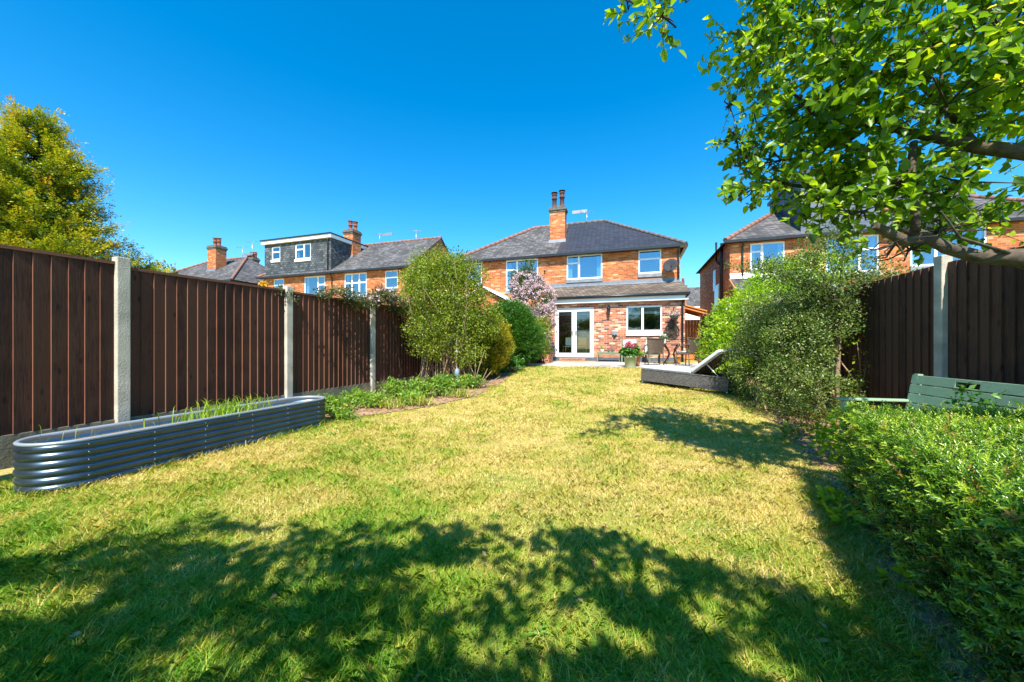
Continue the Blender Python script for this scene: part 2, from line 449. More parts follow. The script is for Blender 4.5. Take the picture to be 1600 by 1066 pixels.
M['l_mulch'] = leafmat('bark_chip', [(0, (.10, .06, .04)), (.6, (.30, .19, .13)), (1, (.46, .33, .25))], 0, .9)
M['l_weed'] = leafmat('weed_leaf', [(0, (.10, .22, .02)), (1, (.24, .38, .05))], .3, .5)
M['l_brown'] = leafmat('dead_leaf', [(0, (.20, .10, .045)), (1, (.50, .32, .16))], .1, .8)
GRASS_STOPS = [(0, (.07, .22, .014)), (.22, (.15, .36, .018)), (.42, (.30, .43, .03)), (.6, (.46, .44, .06)), (.8, (.64, .49, .14)), (1, (.78, .62, .28))]
M['l_grass'] = leafmat('grass_blade', GRASS_STOPS, .3, .5, tcol=(1.3, 1.3, .6), spec=.3)

# ------------------------------------------------------------------ leaves
def norm(a): return a / (np.linalg.norm(a, axis=1, keepdims=True) + 1e-9)
def leaf_arrays(P, D, Nn, L, W, shape='quad', droop=.15):
    """P leaf bases, D directions, Nn normals; L, W lengths and widths"""
    n = len(P)
    L = np.broadcast_to(np.asarray(L, float).reshape(-1, 1), (n, 1)); W = np.broadcast_to(np.asarray(W, float).reshape(-1, 1), (n, 1))
    D = norm(D); Nn = norm(Nn - D * np.sum(Nn*D, axis=1, keepdims=True)); S = np.cross(D, Nn)
    if shape == 'quad':
        V = np.stack([P, P + D*L*.5 + S*W*.5, P + D*L - Nn*L*droop, P + D*L*.5 - S*W*.5], 1)
        base = np.arange(n)[:, None]*4
        Fc = base + np.array([[0, 1, 2, 3]])
        return V.reshape(-1, 3), Fc, 1
    # folded oval leaf of two quads
    V = np.stack([P,
                  P + D*L*.30 + S*W*.5 + Nn*W*.18,
                  P + D*L*.70 + S*W*.42 + Nn*W*.10 - Nn*L*droop*.5,
                  P + D*L - Nn*L*droop,
                  P + D*L*.70 - S*W*.42 + Nn*W*.10 - Nn*L*droop*.5,
                  P + D*L*.30 - S*W*.5 + Nn*W*.18], 1)
    base = np.arange(n)[:, None]*6
    F1 = base + np.array([[0, 3, 2, 1]]); F2 = base + np.array([[0, 5, 4, 3]])
    Fc = np.stack([F1, F2], 1).reshape(-1, 4)
    return V.reshape(-1, 3), Fc, 2
def leaves(name, P, D, Nn, L, W, tint, m, parent=None, shape='quad', droop=.15):
    V, Fc, k = leaf_arrays(P, D, Nn, L, W, shape, droop)
    return npmesh(name, V, Fc, 4, m, parent, np.repeat(tint, k))

def blob_clumps(blobs, n, shell=.55):
    B = np.array([b[:6] for b in blobs], float)
    wt = np.array([(b[6] if len(b) > 6 else b[3]*b[4]+b[4]*b[5]+b[3]*b[5]) for b in blobs]); wt = wt/wt.sum()
    idx = rng.choice(len(B), n, p=wt)
    u = norm(rng.normal(size=(n, 3)))
    r = shell + (1-shell)*rng.random((n, 1))**.7
    C = B[idx, :3] + u*B[idx, 3:6]*r
    return C, norm(u/ B[idx, 3:6]), r.ravel(), B[idx, :3]

def crown(name, blobs, n, per, rc, L, W, m, parent=None, shape='quad', up=.5, shell=.5, jit=.8, zmin=None, keep=None, droop=.15, tbias=0., lmask=None):
    C, U, r, _ = blob_clumps(blobs, n, shell)
    if keep is not None:
        k = keep(C); C, U, r = C[k], U[k], r[k]
    n = len(C)
    ct = rng.random(n)
    P = np.repeat(C, per, 0) + rng.normal(size=(n*per, 3))*rc*np.array([1, 1, .75])
    U2 = np.repeat(U, per, 0)
    D = norm(U2*.7 + rng.normal(size=P.shape)*jit + np.array([0, 0, .15]))
    Nn = rng.normal(size=P.shape)*.6 + np.array([0, 0, up]) + U2*.5
    Ls = L*(.6 + .7*rng.random(len(P))); Ws = Ls*(W/L)
    t = np.clip(.45*np.repeat(ct, per) + .55*rng.random(len(P)) + tbias, 0, 1)
    if zmin is not None or lmask is not None:
        k = (P[:, 2] > zmin) if lmask is None else lmask(P)
        P, D, Nn, Ls, Ws, t = P[k], D[k], Nn[k], Ls[k], Ws[k], t[k]
    o = leaves(name, P, D, Nn, Ls, Ws, t, m, parent, shape, droop)
    return o, C

def branches(name, base, C, nb, r0, r1, m, parent, wob=.12, spread=.1, n=6, mid=.5, sag=0.):
    mb = MB(); base = Vector(base)
    idx = rng.choice(len(C), min(nb, len(C)), replace=False)
    for i in idx:
        e = Vector(C[i]); b = base + Vector((random.gauss(0, spread), random.gauss(0, spread), 0))
        d = e-b; L = d.length
        p = [b]
        for k in (1, 2, 3):
            t = k/4
            q = b.lerp(e, t)
            q.z += math.sin(t*PI)*L*sag
            h = Vector((d.x, d.y, 0))*(-mid*math.sin(t*PI)*.35)
            q += h + Vector((random.gauss(0, wob*L*.2), random.gauss(0, wob*L*.2), random.gauss(0, wob*L*.1)))
            p.append(q)
        p.append(e)
        rr = [r0, r0*.75+r1*.25, r0*.5+r1*.5, r0*.25+r1*.75, r1]
        mb.tube(p, rr, n)
    return mb.build(name, m, parent)

def spray(name, A, D, Ls, Wd, per, lL, lW, m, parent, flat=.35, tb=None, droop=.1):
    """feathery conifer sprays: A starts, D directions, Ls lengths"""
    n = len(A)
    t = rng.random((n, per))
    wid = Wd * (1 - .75*t) * rng.normal(size=(n, per))
    D = norm(D); S = norm(np.cross(D, np.tile([0, 0, 1.], (n, 1)))); U = np.cross(S, D)
    P = A[:, None]+D[:, None]*(t*Ls[:, None])[..., None] + S[:, None]*wid[..., None] + U[:, None]*(rng.normal(size=(n, per))*Wd*flat)[..., None]
    P[..., 2] -= (t**2*Ls[:, None])*droop
    DD = D[:, None]*1.0 + S[:, None]*(np.sign(wid)*.6)[..., None] + rng.normal(size=P.shape)*.35
    NN = U[:, None] + rng.normal(size=P.shape)*.45
    P = P.reshape(-1, 3); DD = DD.reshape(-1, 3); NN = NN.reshape(-1, 3)
    L = lL*(.6+.8*rng.random(len(P)))
    tt = .25*np.repeat(rng.random(n), per) + .3*rng.random(len(P)) + .45*t.ravel()
    if tb is not None: tt = tt + np.repeat(tb, per)
    return leaves(name, P, DD, NN, L, L*lW/lL, np.clip(tt, 0, 1), m, parent)

# ------------------------------------------------------------------ ground
def soilmask_left(x, y):
    """1 inside the planted border by the left fence"""
    fx = -4.53 + .32*(y-4.22)
    edge = np.interp(y, [5.6, 6.2, 7.2, 8.2, 9.3, 10.5, 12, 13.5, 15], [.0, .9, 2.1, 2.6, 2.45, 2.4, 2.2, 1.7, 1.5])
    e = edge + .25*(vnoise(x, y, 2.3, 31)-.5)
    return (x < fx + e) & (y > 5.7)
def soilmask_right(x, y):
    edge = np.interp(y, [0.8, 1.6, 2.2, 3.2, 4.2, 5.0, 6.0, 8.0, 9.5], [1.55, 1.95, 2.3, 2.92, 3.55, 3.9, 4.4, 5.1, 5.7])
    return x > edge - .08 + .22*(vnoise(x, y, 3.0, 37)-.5)
def patiomask(x, y):
    X = x-7.30; Y = y-15.84
    lx = X*.951 - Y*.309; ly = X*.309 + Y*.951
    return (lx > -6.3) & (lx < 1.8) & (ly > -5.25)

def sheet(name, xs, ys, keepf, dz, m, tintf=None):
    X, Y = np.meshgrid(xs, ys); Z = gnp(X, Y)+dz
    V = np.stack([X.ravel(), Y.ravel(), Z.ravel()], 1)
    nx = len(xs); ny = len(ys)
    i, j = np.meshgrid(np.arange(nx-1), np.arange(ny-1))
    a = (j*nx+i).ravel()
    Fc = np.stack([a, a+1, a+nx+1, a+nx], 1)
    cx = V[Fc, 0].mean(1); cy = V[Fc, 1].mean(1)
    if keepf is not None:
        k = keepf(cx, cy); Fc = Fc[k]; cx = cx[k]; cy = cy[k]
    return npmesh(name, V, Fc, 4, m, None, tintf(cx, cy) if tintf else np.zeros(len(Fc)), smooth=True)

def dry(x, y):
    """0 = lush green, 1 = straw"""
    base = np.interp(y, [0, 1.4, 2.2, 3.0, 5, 9, 12], [.24, .32, .52, .68, .76, .78, .76])  # near end greener: lusher grass, plus the green look of tree shade painted in
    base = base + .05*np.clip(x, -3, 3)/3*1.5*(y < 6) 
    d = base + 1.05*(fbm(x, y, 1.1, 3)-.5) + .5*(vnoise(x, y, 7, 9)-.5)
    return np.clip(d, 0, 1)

def groundmat():
    m = bpy.data.materials.new('lawn_ground'); m.use_nodes = True
    N = m.node_tree.nodes; L = m.node_tree.links; b = N['Principled BSDF']
    b.inputs['Roughness'].default_value = .95; b.inputs['Specular IOR Level'].default_value = .1
    tc = N.new('ShaderNodeTexCoord')
    mp = N.new('ShaderNodeMapping'); mp.inputs['Scale'].default_value = (1, 1, 1); L.new(tc.outputs['Object'], mp.inputs[0])
    n1 = N.new('ShaderNodeTexNoise'); n1.inputs['Scale'].default_value = 1.6; n1.inputs['Detail'].default_value = 5
    n2 = N.new('ShaderNodeTexNoise'); n2.inputs['Scale'].default_value = 45; n2.inputs['Detail'].default_value = 4
    L.new(mp.outputs[0], n1.inputs['Vector']); L.new(mp.outputs[0], n2.inputs['Vector'])
    sp = N.new('ShaderNodeSeparateXYZ'); L.new(tc.outputs['Object'], sp.inputs[0])
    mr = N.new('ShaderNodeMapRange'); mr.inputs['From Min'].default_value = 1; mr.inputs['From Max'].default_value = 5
    mr.inputs['To Min'].default_value = -.28; mr.inputs['To Max'].default_value = .12  # ground also tinted greener at the near end, for the tree shade
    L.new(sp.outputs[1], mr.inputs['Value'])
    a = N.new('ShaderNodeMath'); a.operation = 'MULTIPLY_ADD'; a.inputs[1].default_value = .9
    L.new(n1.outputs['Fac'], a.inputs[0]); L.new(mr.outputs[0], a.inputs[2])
    a2 = N.new('ShaderNodeMath'); a2.operation = 'MULTIPLY_ADD'; a2.inputs[1].default_value = .55
    L.new(n2.outputs['Fac'], a2.inputs[0]); L.new(a.outputs[0], a2.inputs[2])
    a3 = N.new('ShaderNodeMath'); a3.operation = 'ADD'; a3.inputs[1].default_value = -.12; L.new(a2.outputs[0], a3.inputs[0])
    rp = ramp_node(N, [(.2, (.08, .15, .02)), (.45, (.20, .25, .035)), (.65, (.36, .30, .08)), (.9, (.52, .40, .15))])
    L.new(a3.outputs[0], rp.inputs[0]); L.new(rp.outputs[0], b.inputs['Base Color'])
    bp = N.new('ShaderNodeBump'); bp.inputs['Strength'].default_value = .8; bp.inputs['Distance'].default_value = .02
    L.new(n2.outputs['Fac'], bp.inputs['Height']); L.new(bp.outputs[0], b.inputs['Normal'])
    return m
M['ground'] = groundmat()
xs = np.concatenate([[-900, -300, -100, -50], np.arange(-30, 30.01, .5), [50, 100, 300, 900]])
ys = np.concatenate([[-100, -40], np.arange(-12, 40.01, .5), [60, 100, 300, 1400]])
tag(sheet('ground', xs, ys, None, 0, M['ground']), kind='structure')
fx_ = np.arange(-6, 8, .09); fy_ = np.arange(.5, 17, .09)
def leftbed(x, y): return soilmask_left(x, y) & (x > -4.53 + .32*(y-4.22) - .15)
def rightbed(x, y): return soilmask_right(x, y) & (x < 5.1 + .22*(y-4.3) + .1) & (y < 10.5)
tag(sheet('border_soil', fx_, fy_, leftbed, .014, M['soil']), kind='structure')
tag(sheet('bed_soil', fx_, fy_, rightbed, .010, M['soil']), kind='structure')

# grass blades
def grass():
    Vs = []; Fs = []; Ts = []; off = 0
    for (y0, y1, dens, hL, wd) in ((1.2, 2.2, 11000, .036, .0036), (2.2, 3.4, 9000, .032, .0042), (3.4, 5.2, 6000, .030, .0050), (5.2, 8, 3000, .031, .0075), (8, 12.6, 1500, .033, .011)):
        xm = 1.5*y1
        n = int(dens*(y1-y0)*2*min(xm, 7.5))
        x = (rng.random(n)*2-1)*min(xm, 7.5); y = y0+(y1-y0)*rng.random(n)
        k = (np.abs(x) < 1.5*y) & (x > -4.7+.32*(y-4.22)) & (x < 5.2+.22*(y-4.3)) & ~patiomask(x, y)
        sl = soilmask_left(x, y); sr = soilmask_right(x, y)
        k &= ~(sl & (rng.random(n) > .07)) & ~(sr & (rng.random(n) > np.where(x < np.interp(y, [1, 3.2, 5, 8.5], [2.2, 3.3, 4.1, 5.3]), .62, .25)))
        x = x[k]; y = y[k]; n = len(x)
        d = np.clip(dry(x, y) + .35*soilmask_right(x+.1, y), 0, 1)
        bare = (fbm(x, y, 2.7, 71) > .68) & (rng.random(n) < .5)
        x = x[~bare]; y = y[~bare]; d = d[~bare]; n = len(x)
        z = gnp(x, y)
        tall = .75 + .8*vnoise(x, y, 1.7, 21) + .5*vnoise(x, y, 9, 23)
        ax, ay, bx, by = -4.17, 3.44, -3.34, 5.84
        tq = np.clip(((x-ax)*(bx-ax)+(y-ay)*(by-ay))/((bx-ax)**2+(by-ay)**2), 0, 1)
        dp_ = np.hypot(x-ax-tq*(bx-ax), y-ay-tq*(by-ay))
        tall = tall + 2.2*np.exp(-((dp_-.33)/.05)**2)*(rng.random(n) < .5)
        h = hL*tall*(.5+rng.random(n))*(1.25-.55*d)
        ang = rng.random(n)*2*PI + 0
        lean = .2+.65*rng.random(n)
        P = np.stack([x, y, z-.004], 1)
        # wind-combed tufts: neighbours lean the same way
        th = 2*PI*vnoise(x, y, 3.3, 41)*1.5 + rng.normal(size=n)*1.7
        D = np.stack([np.cos(th)*lean, np.sin(th)*lean, np.ones(n)], 1); D = norm(D)
        S = np.stack([np.cos(ang), np.sin(ang), np.zeros(n)], 1)
        wv = (wd*(.6+.8*rng.random(n)))[:, None]
        tip = P + D*h[:, None] + np.stack([np.cos(th), np.sin(th), -.3*np.ones(n)], 1)*(h*.35)[:, None]
        mid = P + D*(h*.55)[:, None]
        V = np.stack([P-S*wv*.5, P+S*wv*.5, mid+S*wv*.4, tip, mid-S*wv*.4], 1)
        F4 = np.arange(n)[:, None]*5 + off
        Fq = F4+np.array([[0, 1, 2, 3, 4]])
        Vs.append(V.reshape(-1, 3)); Fs.append(Fq); off += n*5
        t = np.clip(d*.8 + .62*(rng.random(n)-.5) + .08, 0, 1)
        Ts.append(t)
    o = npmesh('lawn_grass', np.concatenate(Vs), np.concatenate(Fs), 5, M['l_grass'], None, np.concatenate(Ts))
    tag(o, 'mown lawn of patchy green and straw coloured grass', 'grass', kind='stuff')
grass()

# ------------------------------------------------------------------ fences
def board_fence(origin, ang, posts, tops, bottoms, side, label, mboard, medge, post_w=.12, rail=True, postface=.06, name='board_fence', post_h=.09, drop=.32, cap=True):
    """local x runs along the fence away from the camera; side=-1: garden lies at -y"""
    root = empty(name, origin, ang, label, 'fence')
    s = side
    for i in range(len(posts)-1):
        a, b = posts[i]+post_w/2, posts[i+1]-post_w/2
        ta, tb_ = tops[i]; za = bottoms[i]
        mb = MB(); n = max(3, int(round((b-a)/.118))); p = (b-a)/n
        for k in range(n):
            x0 = a+k*p; x1 = x0+p+.012
            if k == n-1: x1 = b
            zt = ta+(tb_-ta)*(k+.5)/n - (.0 if cap else random.random()*.005)
            j = random.uniform(-.002, .003)
            # wedge board: thick edge towards the camera
            q = [(x0, s*(.030+j)), (x1, s*.012), (x1, -s*.002*0), (x0, 0)]
            z0 = za; z1 = zt
            P = [(u, v, z0) for u, v in q]+[(u, v, z1) for u, v in q]
            def F4(idx, mi): mb.f.append(tuple(bb+q_ for q_ in idx)); mb.m.append(mi); mb.sm.append(False)
            bb = len(mb.v); mb.v += P
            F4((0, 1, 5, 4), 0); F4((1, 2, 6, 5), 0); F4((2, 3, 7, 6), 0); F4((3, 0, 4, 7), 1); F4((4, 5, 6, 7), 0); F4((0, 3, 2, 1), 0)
        mb.build('panel', [mboard, medge], root)
        if rail:
            r = MB()
            r.prism([(a, ta), (b, tb_), (b, tb_+.032), (a, ta+.032)], -.034 if s < 0 else -.03, .03 if s < 0 else .034)
            for zz in (.35, 1.0, 1.6):
                r.box(a, b, -s*.002, -s*.045, za+zz-.04, za+zz+.03)
            r.build('rail', M['rail'], root, bevel=.004)
        gb = MB(); gb.box(a-.005, b+.005, -.025, .025, za-drop, za-.003); gb.build('gravel_board', M['gravelboard'], root, bevel=.004)
    for i, p in enumerate(posts):
        zt = max(tops[max(i-1, 0)][1], tops[min(i, len(tops)-1)][0]) + post_h
        pb = MB(); pb.box(p-post_w/2, p+post_w/2, -.055 + s*.015, .055 + s*.015, -.2+bottoms[min(i, len(bottoms)-1)]-.25, zt)
        pb.build('post', M['concrete'], root, bevel=.009)
    return root
SP = 2.16
board_fence((-4.53, 4.22, 0), math.atan2(1, .32), [(-2)*SP, -SP, 0, SP, 2*SP, 3*SP, 4*SP, 5*SP],
            [(2.17, 2.19), (2.19, 2.225), (2.185, 2.225), (2.21, 2.245), (2.24, 2.28), (2.3, 2.33), (2.36, 2.4)],
            [.44, .46, .46, .465, .47, .5, .55], -1, 'dark brown close board fence with concrete posts along the left of the lawn', M['fence'], M['fence_edge'])
board_fence((5.1, 4.3, 0), math.atan2(1, .22), [-3.9, -2.0, 0, 1.95, 3.9, 5.8],
            [(2.2, 2.25), (2.24, 2.27), (2.27, 2.22), (2.24, 2.24), (2.3, 2.3)],
            [.3, .32, .34, .36, .4], 1, 'dark weathered board fence in shade behind the green bench', M['fence_shade'], M['fence_shade'], post_w=.11, rail=False, cap=False)

# ------------------------------------------------------------------ houses
HR = -R(18)
def hw(x, y, z=0):   # house frame -> world
    c, s = math.cos(R(18)), math.sin(R(18))
    return Vector((7.30 + x*c + y*s, 15.84 - x*s + y*c, z))
EAVE = 5.73; RUN = 3.45; RISE = 2.46; WD = 10.8; DEP = 6.9
def wall_open(mb, x0, x1, z0, z1, y, ops, rev=.10, mi=0):
    """front wall at plane y (facing -y) with openings (xa, xb, za, zb) and reveals"""
    xs_ = sorted({x0, x1, *[max(x0, min(x1, o[0])) for o in ops], *[max(x0, min(x1, o[1])) for o in ops]})
    for a, b in zip(xs_[:-1], xs_[1:]):
        cols = sorted([(o[2], o[3]) for o in ops if o[0] <= a+1e-6 and o[1] >= b-1e-6])
        z = z0
        for (za, zb) in cols:
            if za > z: mb.poly([(a, y, z), (b, y, z), (b, y, za), (a, y, za)], mi)
            z = zb
        if z < z1: mb.poly([(a, y, z), (b, y, z), (b, y, z1), (a, y, z1)], mi)
    for (a, b, za, zb) in ops:
        y2 = y+rev
        mb.poly([(a, y, za), (a, y2, za), (a, y2, zb), (a, y, zb)], mi)
        mb.poly([(b, y, za), (b, y, zb), (b, y2, zb), (b, y2, za)], mi)
        mb.poly([(a, y, zb), (a, y2, zb), (b, y2, zb), (b, y, zb)], mi)
        mb.poly([(a, y, za), (b, y, za), (b, y2, za), (a, y2, za)], mi)

def window(root, xa, xb, za, zb, y, vs=(), hs=(), sill=True, room='roomblue', curtains=True, proud=.0, glass='glass', blind=0, sillm=None, depth=1.2):
    """vs: mullion positions 0..1; hs: (u0, u1, v) transoms. y is the wall plane"""
    fw = .06; yf = y+.02-proud
    mb = MB()
    mb.box(xa, xb, yf, yf+.07, za, za+fw+.01); mb.box(xa, xb, yf, yf+.07, zb-fw, zb)
    mb.box(xa, xa+fw, yf, yf+.07, za+fw+.01, zb-fw); mb.box(xb-fw, xb, yf, yf+.07, za+fw+.01, zb-fw)
    W_ = xb-xa; H_ = zb-za
    xsplit = [xa] + [xa+v*W_ for v in vs] + [xb]
    for v in vs: mb.box(xa+v*W_-.045, xa+v*W_+.045, yf+.003, yf+.067, za+fw+.01, zb-fw)
    for (u0, u1, v) in hs:
        a = xa+u0*W_ + (fw if u0 == 0 else .045); b = xa+u1*W_ - (fw if u1 == 1 else .045)
        mb.box(a, b, yf+.006, yf+.064, za+v*H_-.04, za+v*H_+.04)
    f = mb.build('window', M['white'], root, bevel=.006)
    p = MB(); p.box(xa+fw-.01, xb-fw+.01, yf+.03, yf+.036, za+fw, zb-fw+.01); p.build('pane', M[glass], f)
    # the room behind, seen through the glass
    r = MB(); y0 = yf+.075; y1 = y0+depth; e = .0
    r.poly([(xa, y1, za), (xb, y1, za), (xb, y1, zb), (xa, y1, zb)])
    r.poly([(xa, y0, za), (xa, y1, za), (xa, y1, zb), (xa, y0, zb)]); r.poly([(xb, y0, za), (xb, y0, zb), (xb, y1, zb), (xb, y1, za)])
    r.poly([(xa, y0, za), (xb, y0, za), (xb, y1, za), (xa, y1, za)]); r.poly([(xa, y0, zb), (xa, y1, zb), (xb, y1, zb), (xb, y0, zb)])
    r.build('room', M[room], f)
    if curtains:
        for (a, b) in ((xa+.04, xa+.04+W_*.13), (xb-.04-W_*.13, xb-.04)):
            c = MB(); n = 14
            for k in range(n):
                u0 = a+(b-a)*k/n; u1 = a+(b-a)*(k+1)/n
                w0 = y0+.05+.02*math.sin(k*1.3); w1 = y0+.05+.02*math.sin((k+1)*1.3)
                c.poly([(u0, w0, za+.02), (u1, w1, za+.02), (u1, w1, zb-.02), (u0, w0, zb-.02)])
            c.build('curtain', M['curtain'], f)
    if blind:
        c = MB(); c.box(xa+.04, xb-.04, y0+.03, y0+.034, zb-blind, zb-.02); c.build('blind', M['blind'], f)
    if sill:
        s = MB(); s.box(xa-.02, xb+.02, y-.055, y+.018, za-.16, za-.004); s.build('sill', M[sillm or 'sillgrey'], f, bevel=.006)
    return f

def cowl_pot(z, h, r=.13, cowl=True):
    mb = MB()
    mb.lathe([(r*1.05, z), (r*1.1, z+.05), (r*.95, z+.08), (r*.85, z+h*.6), (r*1.1, z+h*.62), (r*1.12, z+h*.7), (r*.95, z+h*.74), (r*.9, z+h*.9), (r*1.08, z+h*.92), (r*1.08, z+h)], 12)
    if cowl:
        mb.lathe([(r*.5, z+h), (r*.5, z+h+.07)], 8); mb.lathe([(r*1.35, z+h+.07), (r*1.3, z+h+.09), (r*.2, z+h+.12)], 12)
    return mb

def chimney(root, x, y, z0, z1, wx, wy, pots, brick='brick', cowls=True, ph=.75, potm='pot'):
    mb = MB(); mb.box(x-wx/2, x+wx/2, y-wy/2, y+wy/2, z0, z1-.32)
    c = mb.build('chimney', M[brick], root)
    cap = MB(); cap.box(x-wx/2-.03, x+wx/2+.03, y-wy/2-.03, y+wy/2+.03, z1-.317, z1-.22)
    cap.box(x-wx/2-.07, x+wx/2+.07, y-wy/2-.07, y+wy/2+.07, z1-.217, z1-.1)
    cap.box(x-wx/2-.02, x+wx/2+.02, y-wy/2-.02, y+wy/2+.02, z1-.097, z1)
    cap.build('chimney_cap', M['mortar'], c, bevel=.02)
    for (dx, dy, h) in pots:
        pb = cowl_pot(0, h, cowl=cowls); o = pb.build('chimney_pot', M[potm], c); o.location = (x+dx, y+dy, z1-.002)
    fl = MB()
    k = RISE/RUN
    fl.prism([(y-wy/2-.09, EAVE+k*(y-wy/2-.09)+.02), (y-wy/2-.02, EAVE+k*(y-wy/2)+.16), (y-wy/2-.003, EAVE+k*(y-wy/2)+.16), (y-wy/2-.003, EAVE+k*(y-wy/2)+.02)], x-wx/2-.05, x+wx/2+.05, axis='x')
    if z0 > 5.9: fl.build('flashing', M['lead'], c)
    return c

def ridge_line(root, a, b, m, r=.10):
    a = Vector(a); b = Vector(b); n = max(2, int((b-a).length/.32)); mb = MB()
    for i in range(n):
        p = a.lerp(b, i/n); q = a.lerp(b, (i+.97)/n)
        mb.tube([p, q], [r, r*.93], 8)
    return mb.build('ridge_tiles', m, root)

def dish(x, y, z, rz):
    t = empty('satellite_dish', hw(x, y, z), HR, 'dark grey satellite dish bolted to the brick wall under the eaves', 'satellite dish')
    mb = MB(); Mx = Matrix.Rotation(R(90+18), 4, 'X') @ Matrix.Identity(4)
    Mx = Matrix.Translation((0, -.32, 0)) @ Matrix.Rotation(R(-20), 4, 'Z') @ Matrix.Rotation(R(72), 4, 'X')
    mb.lathe([(.01, -.07), (.12, -.06), (.22, -.035), (.30, 0), (.305, .006), (.30, .012), (.2, -.02), (.01, -.055)], 24, M=Mx, cap=False)
    mb.build('reflector', M['dish'], t)
    a = MB(); a.tube([(0, 0, -.05), (0, -.2, -.08), (0, -.27, -.02)], .02, 6); a.tube([(0, -.3, -.28), (.02, -.6, -.1)], .012, 6); a.box(-.03, .06, -.65, -.57, -.13, -.06)
    a.box(-.08, .08, -.012, 0, -.14, .04)
    a.build('bracket', M['black'], t)
    return t

def house(x0, label, mats, chim=None, gable_right=False, roofm=('slate_old', 'slate_old'), ridgem='ridge', wins=(), ops_extra=(), dormer=None, downpipes=()):
    root = empty('semi_detached_house', hw(x0, 0), HR, label, 'house', 'semi-detached brick houses in the row')
    ops = [(w_[0], w_[1], w_[2], w_[3]) for w_ in wins]
    z0 = .3
    mb = MB(); wall_open(mb, -WD, 0, z0, EAVE-.02, 0, ops)
    mb.poly([(0, 0, z0), (0, DEP, z0), (0, DEP, EAVE-.02), (0, 0, EAVE-.02)])
    mb.poly([(-WD, 0, z0), (-WD, 0, EAVE-.02), (-WD, DEP, EAVE-.02), (-WD, DEP, z0)])
    mb.poly([(0, DEP, z0), (-WD, DEP, z0), (-WD, DEP, EAVE-.02), (0, DEP, EAVE-.02)])
    if gable_right: mb.poly([(0.001, 0, EAVE-.02), (0.001, DEP, EAVE-.02), (0.001, RUN, EAVE+RISE-.06)])
    mb.build('wall', M['brick'], root)
    ov = .22; k = RISE/RUN; ze = EAVE-ov*k*.6
    # roof slopes
    pl = -WD/2
    A = (-WD-ov, -ov, ze); B = (0 if gable_right else 0+ov, -ov, ze); Cc = (B[0], DEP+ov, ze); Dd = (-WD-ov, DEP+ov, ze)
    Rl = (-WD+RUN, RUN, EAVE+RISE); Rr = ((0.08 if gable_right else -RUN), RUN, EAVE+RISE)
    if gable_right: B = (.08, -ov, ze); Cc = (.08, DEP+ov, ze)
    Pm = (pl, -ov, ze); Pr = (pl, RUN, EAVE+RISE); Pb = (pl, DEP+ov, ze)
    rl = MB(); rl.poly([A, Pm, Pr, Rl]); rl.poly([Dd, A, Rl]); rl.poly([Pb, Dd, Rl, Pr])
    rlo = rl.build('roof', M[roofm[0]], root)
    rr = MB(); rr.poly([Pm, B, Rr, Pr]); rr.poly([Cc, Pb, Pr, Rr])
    if not gable_right: rr.poly([B, Cc, Rr])
    rro = rr.build('roof', M[roofm[1]], root)
    ridge_line(root, Vector(A)+Vector((0, 0, .03)), Vector(Rl)+Vector((0, 0, .02)), M[ridgem])
    ridge_line(root, Vector(Rl), Vector(Pr), M[ridgem])
    ridge_line(root, Vector(Pr), Vector(Rr), M['ridge_grey'] if roofm[1] == 'slate_new' else M[ridgem])
    if not gable_right: ridge_line(root, Vector(Rr)+Vector((0, 0, .02)), Vector(B)+Vector((0, 0, .03)), M['ridge_grey'] if roofm[1] == 'slate_new' else M[ridgem], .085)
    gt = MB(); gt.box(-WD-ov-.05, B[0]+.05, -ov-.10, -ov+.02, ze-.10, ze+.005)
    if not gable_right: gt.box(B[0]-.06, B[0]+.07, -ov+.03, DEP+ov, ze-.10, ze+.004)
    gt.box(-WD-ov, B[0], -ov+.023, -.001, ze-.085, ze-.03)
    gt.build('gutter', M['black'], root)
    for (dx, zb_) in downpipes:
        dp = MB(); dp.tube([(dx, -ov-.03, ze-.08), (dx, -.06, ze-.28), (dx, -.05, ze-.5), (dx, -.05, zb_)], .035, 8); dp.build('downpipe', M['black'], root)
    for w_ in wins:
        window(root, w_[0], w_[1], w_[2], w_[3], 0, **(w_[4] if len(w_) > 4 else {}))
    if chim:
        cx, cy, zt, wx, wy, pots = chim
        chimney(root, cx, cy, EAVE+k*cy-.6, zt, wx, wy, pots, potm='potdark' if x0 == 0 else 'pot')
    return root

win2 = dict(vs=(.35,), hs=((0, .35, .68),))
win2m = dict(vs=(.65,), hs=((.65, 1, .62),))
winS = dict(hs=((0, 1, .62),), curtains=False)
win3 = dict(vs=(.33, .66), hs=((0, .33, .6), (.33, .66, .6), (.66, 1, .6)))
# the house whose garden this is
H1 = house(0, 'brick house with white French doors facing the lawn, half its roof dark new slate', None,
      chim=(-5.62, 1.45, 8.45, .78, .50, [(-.2, 0, .72), (.2, 0, .78)]), roofm=('slate_old', 'slate_new'),
      wins=[(-1.715, -.754, 4.5, 5.56, winS), (-4.94, -3.29, 4.42, 5.56, win2), (-8.0, -6.34, 4.05, 5.56, win2), (-10.2, -9.3, 4.5, 5.56, winS)], downpipes=[(-.08, 4.2)])
# second chimney on the street side, its pots over the ridge
chimney(H1, -5.0, 5.4, 6.4, 8.2, .8, .5, [(-.25, 0, .45), (.25, 0, .52)], cowls=False)
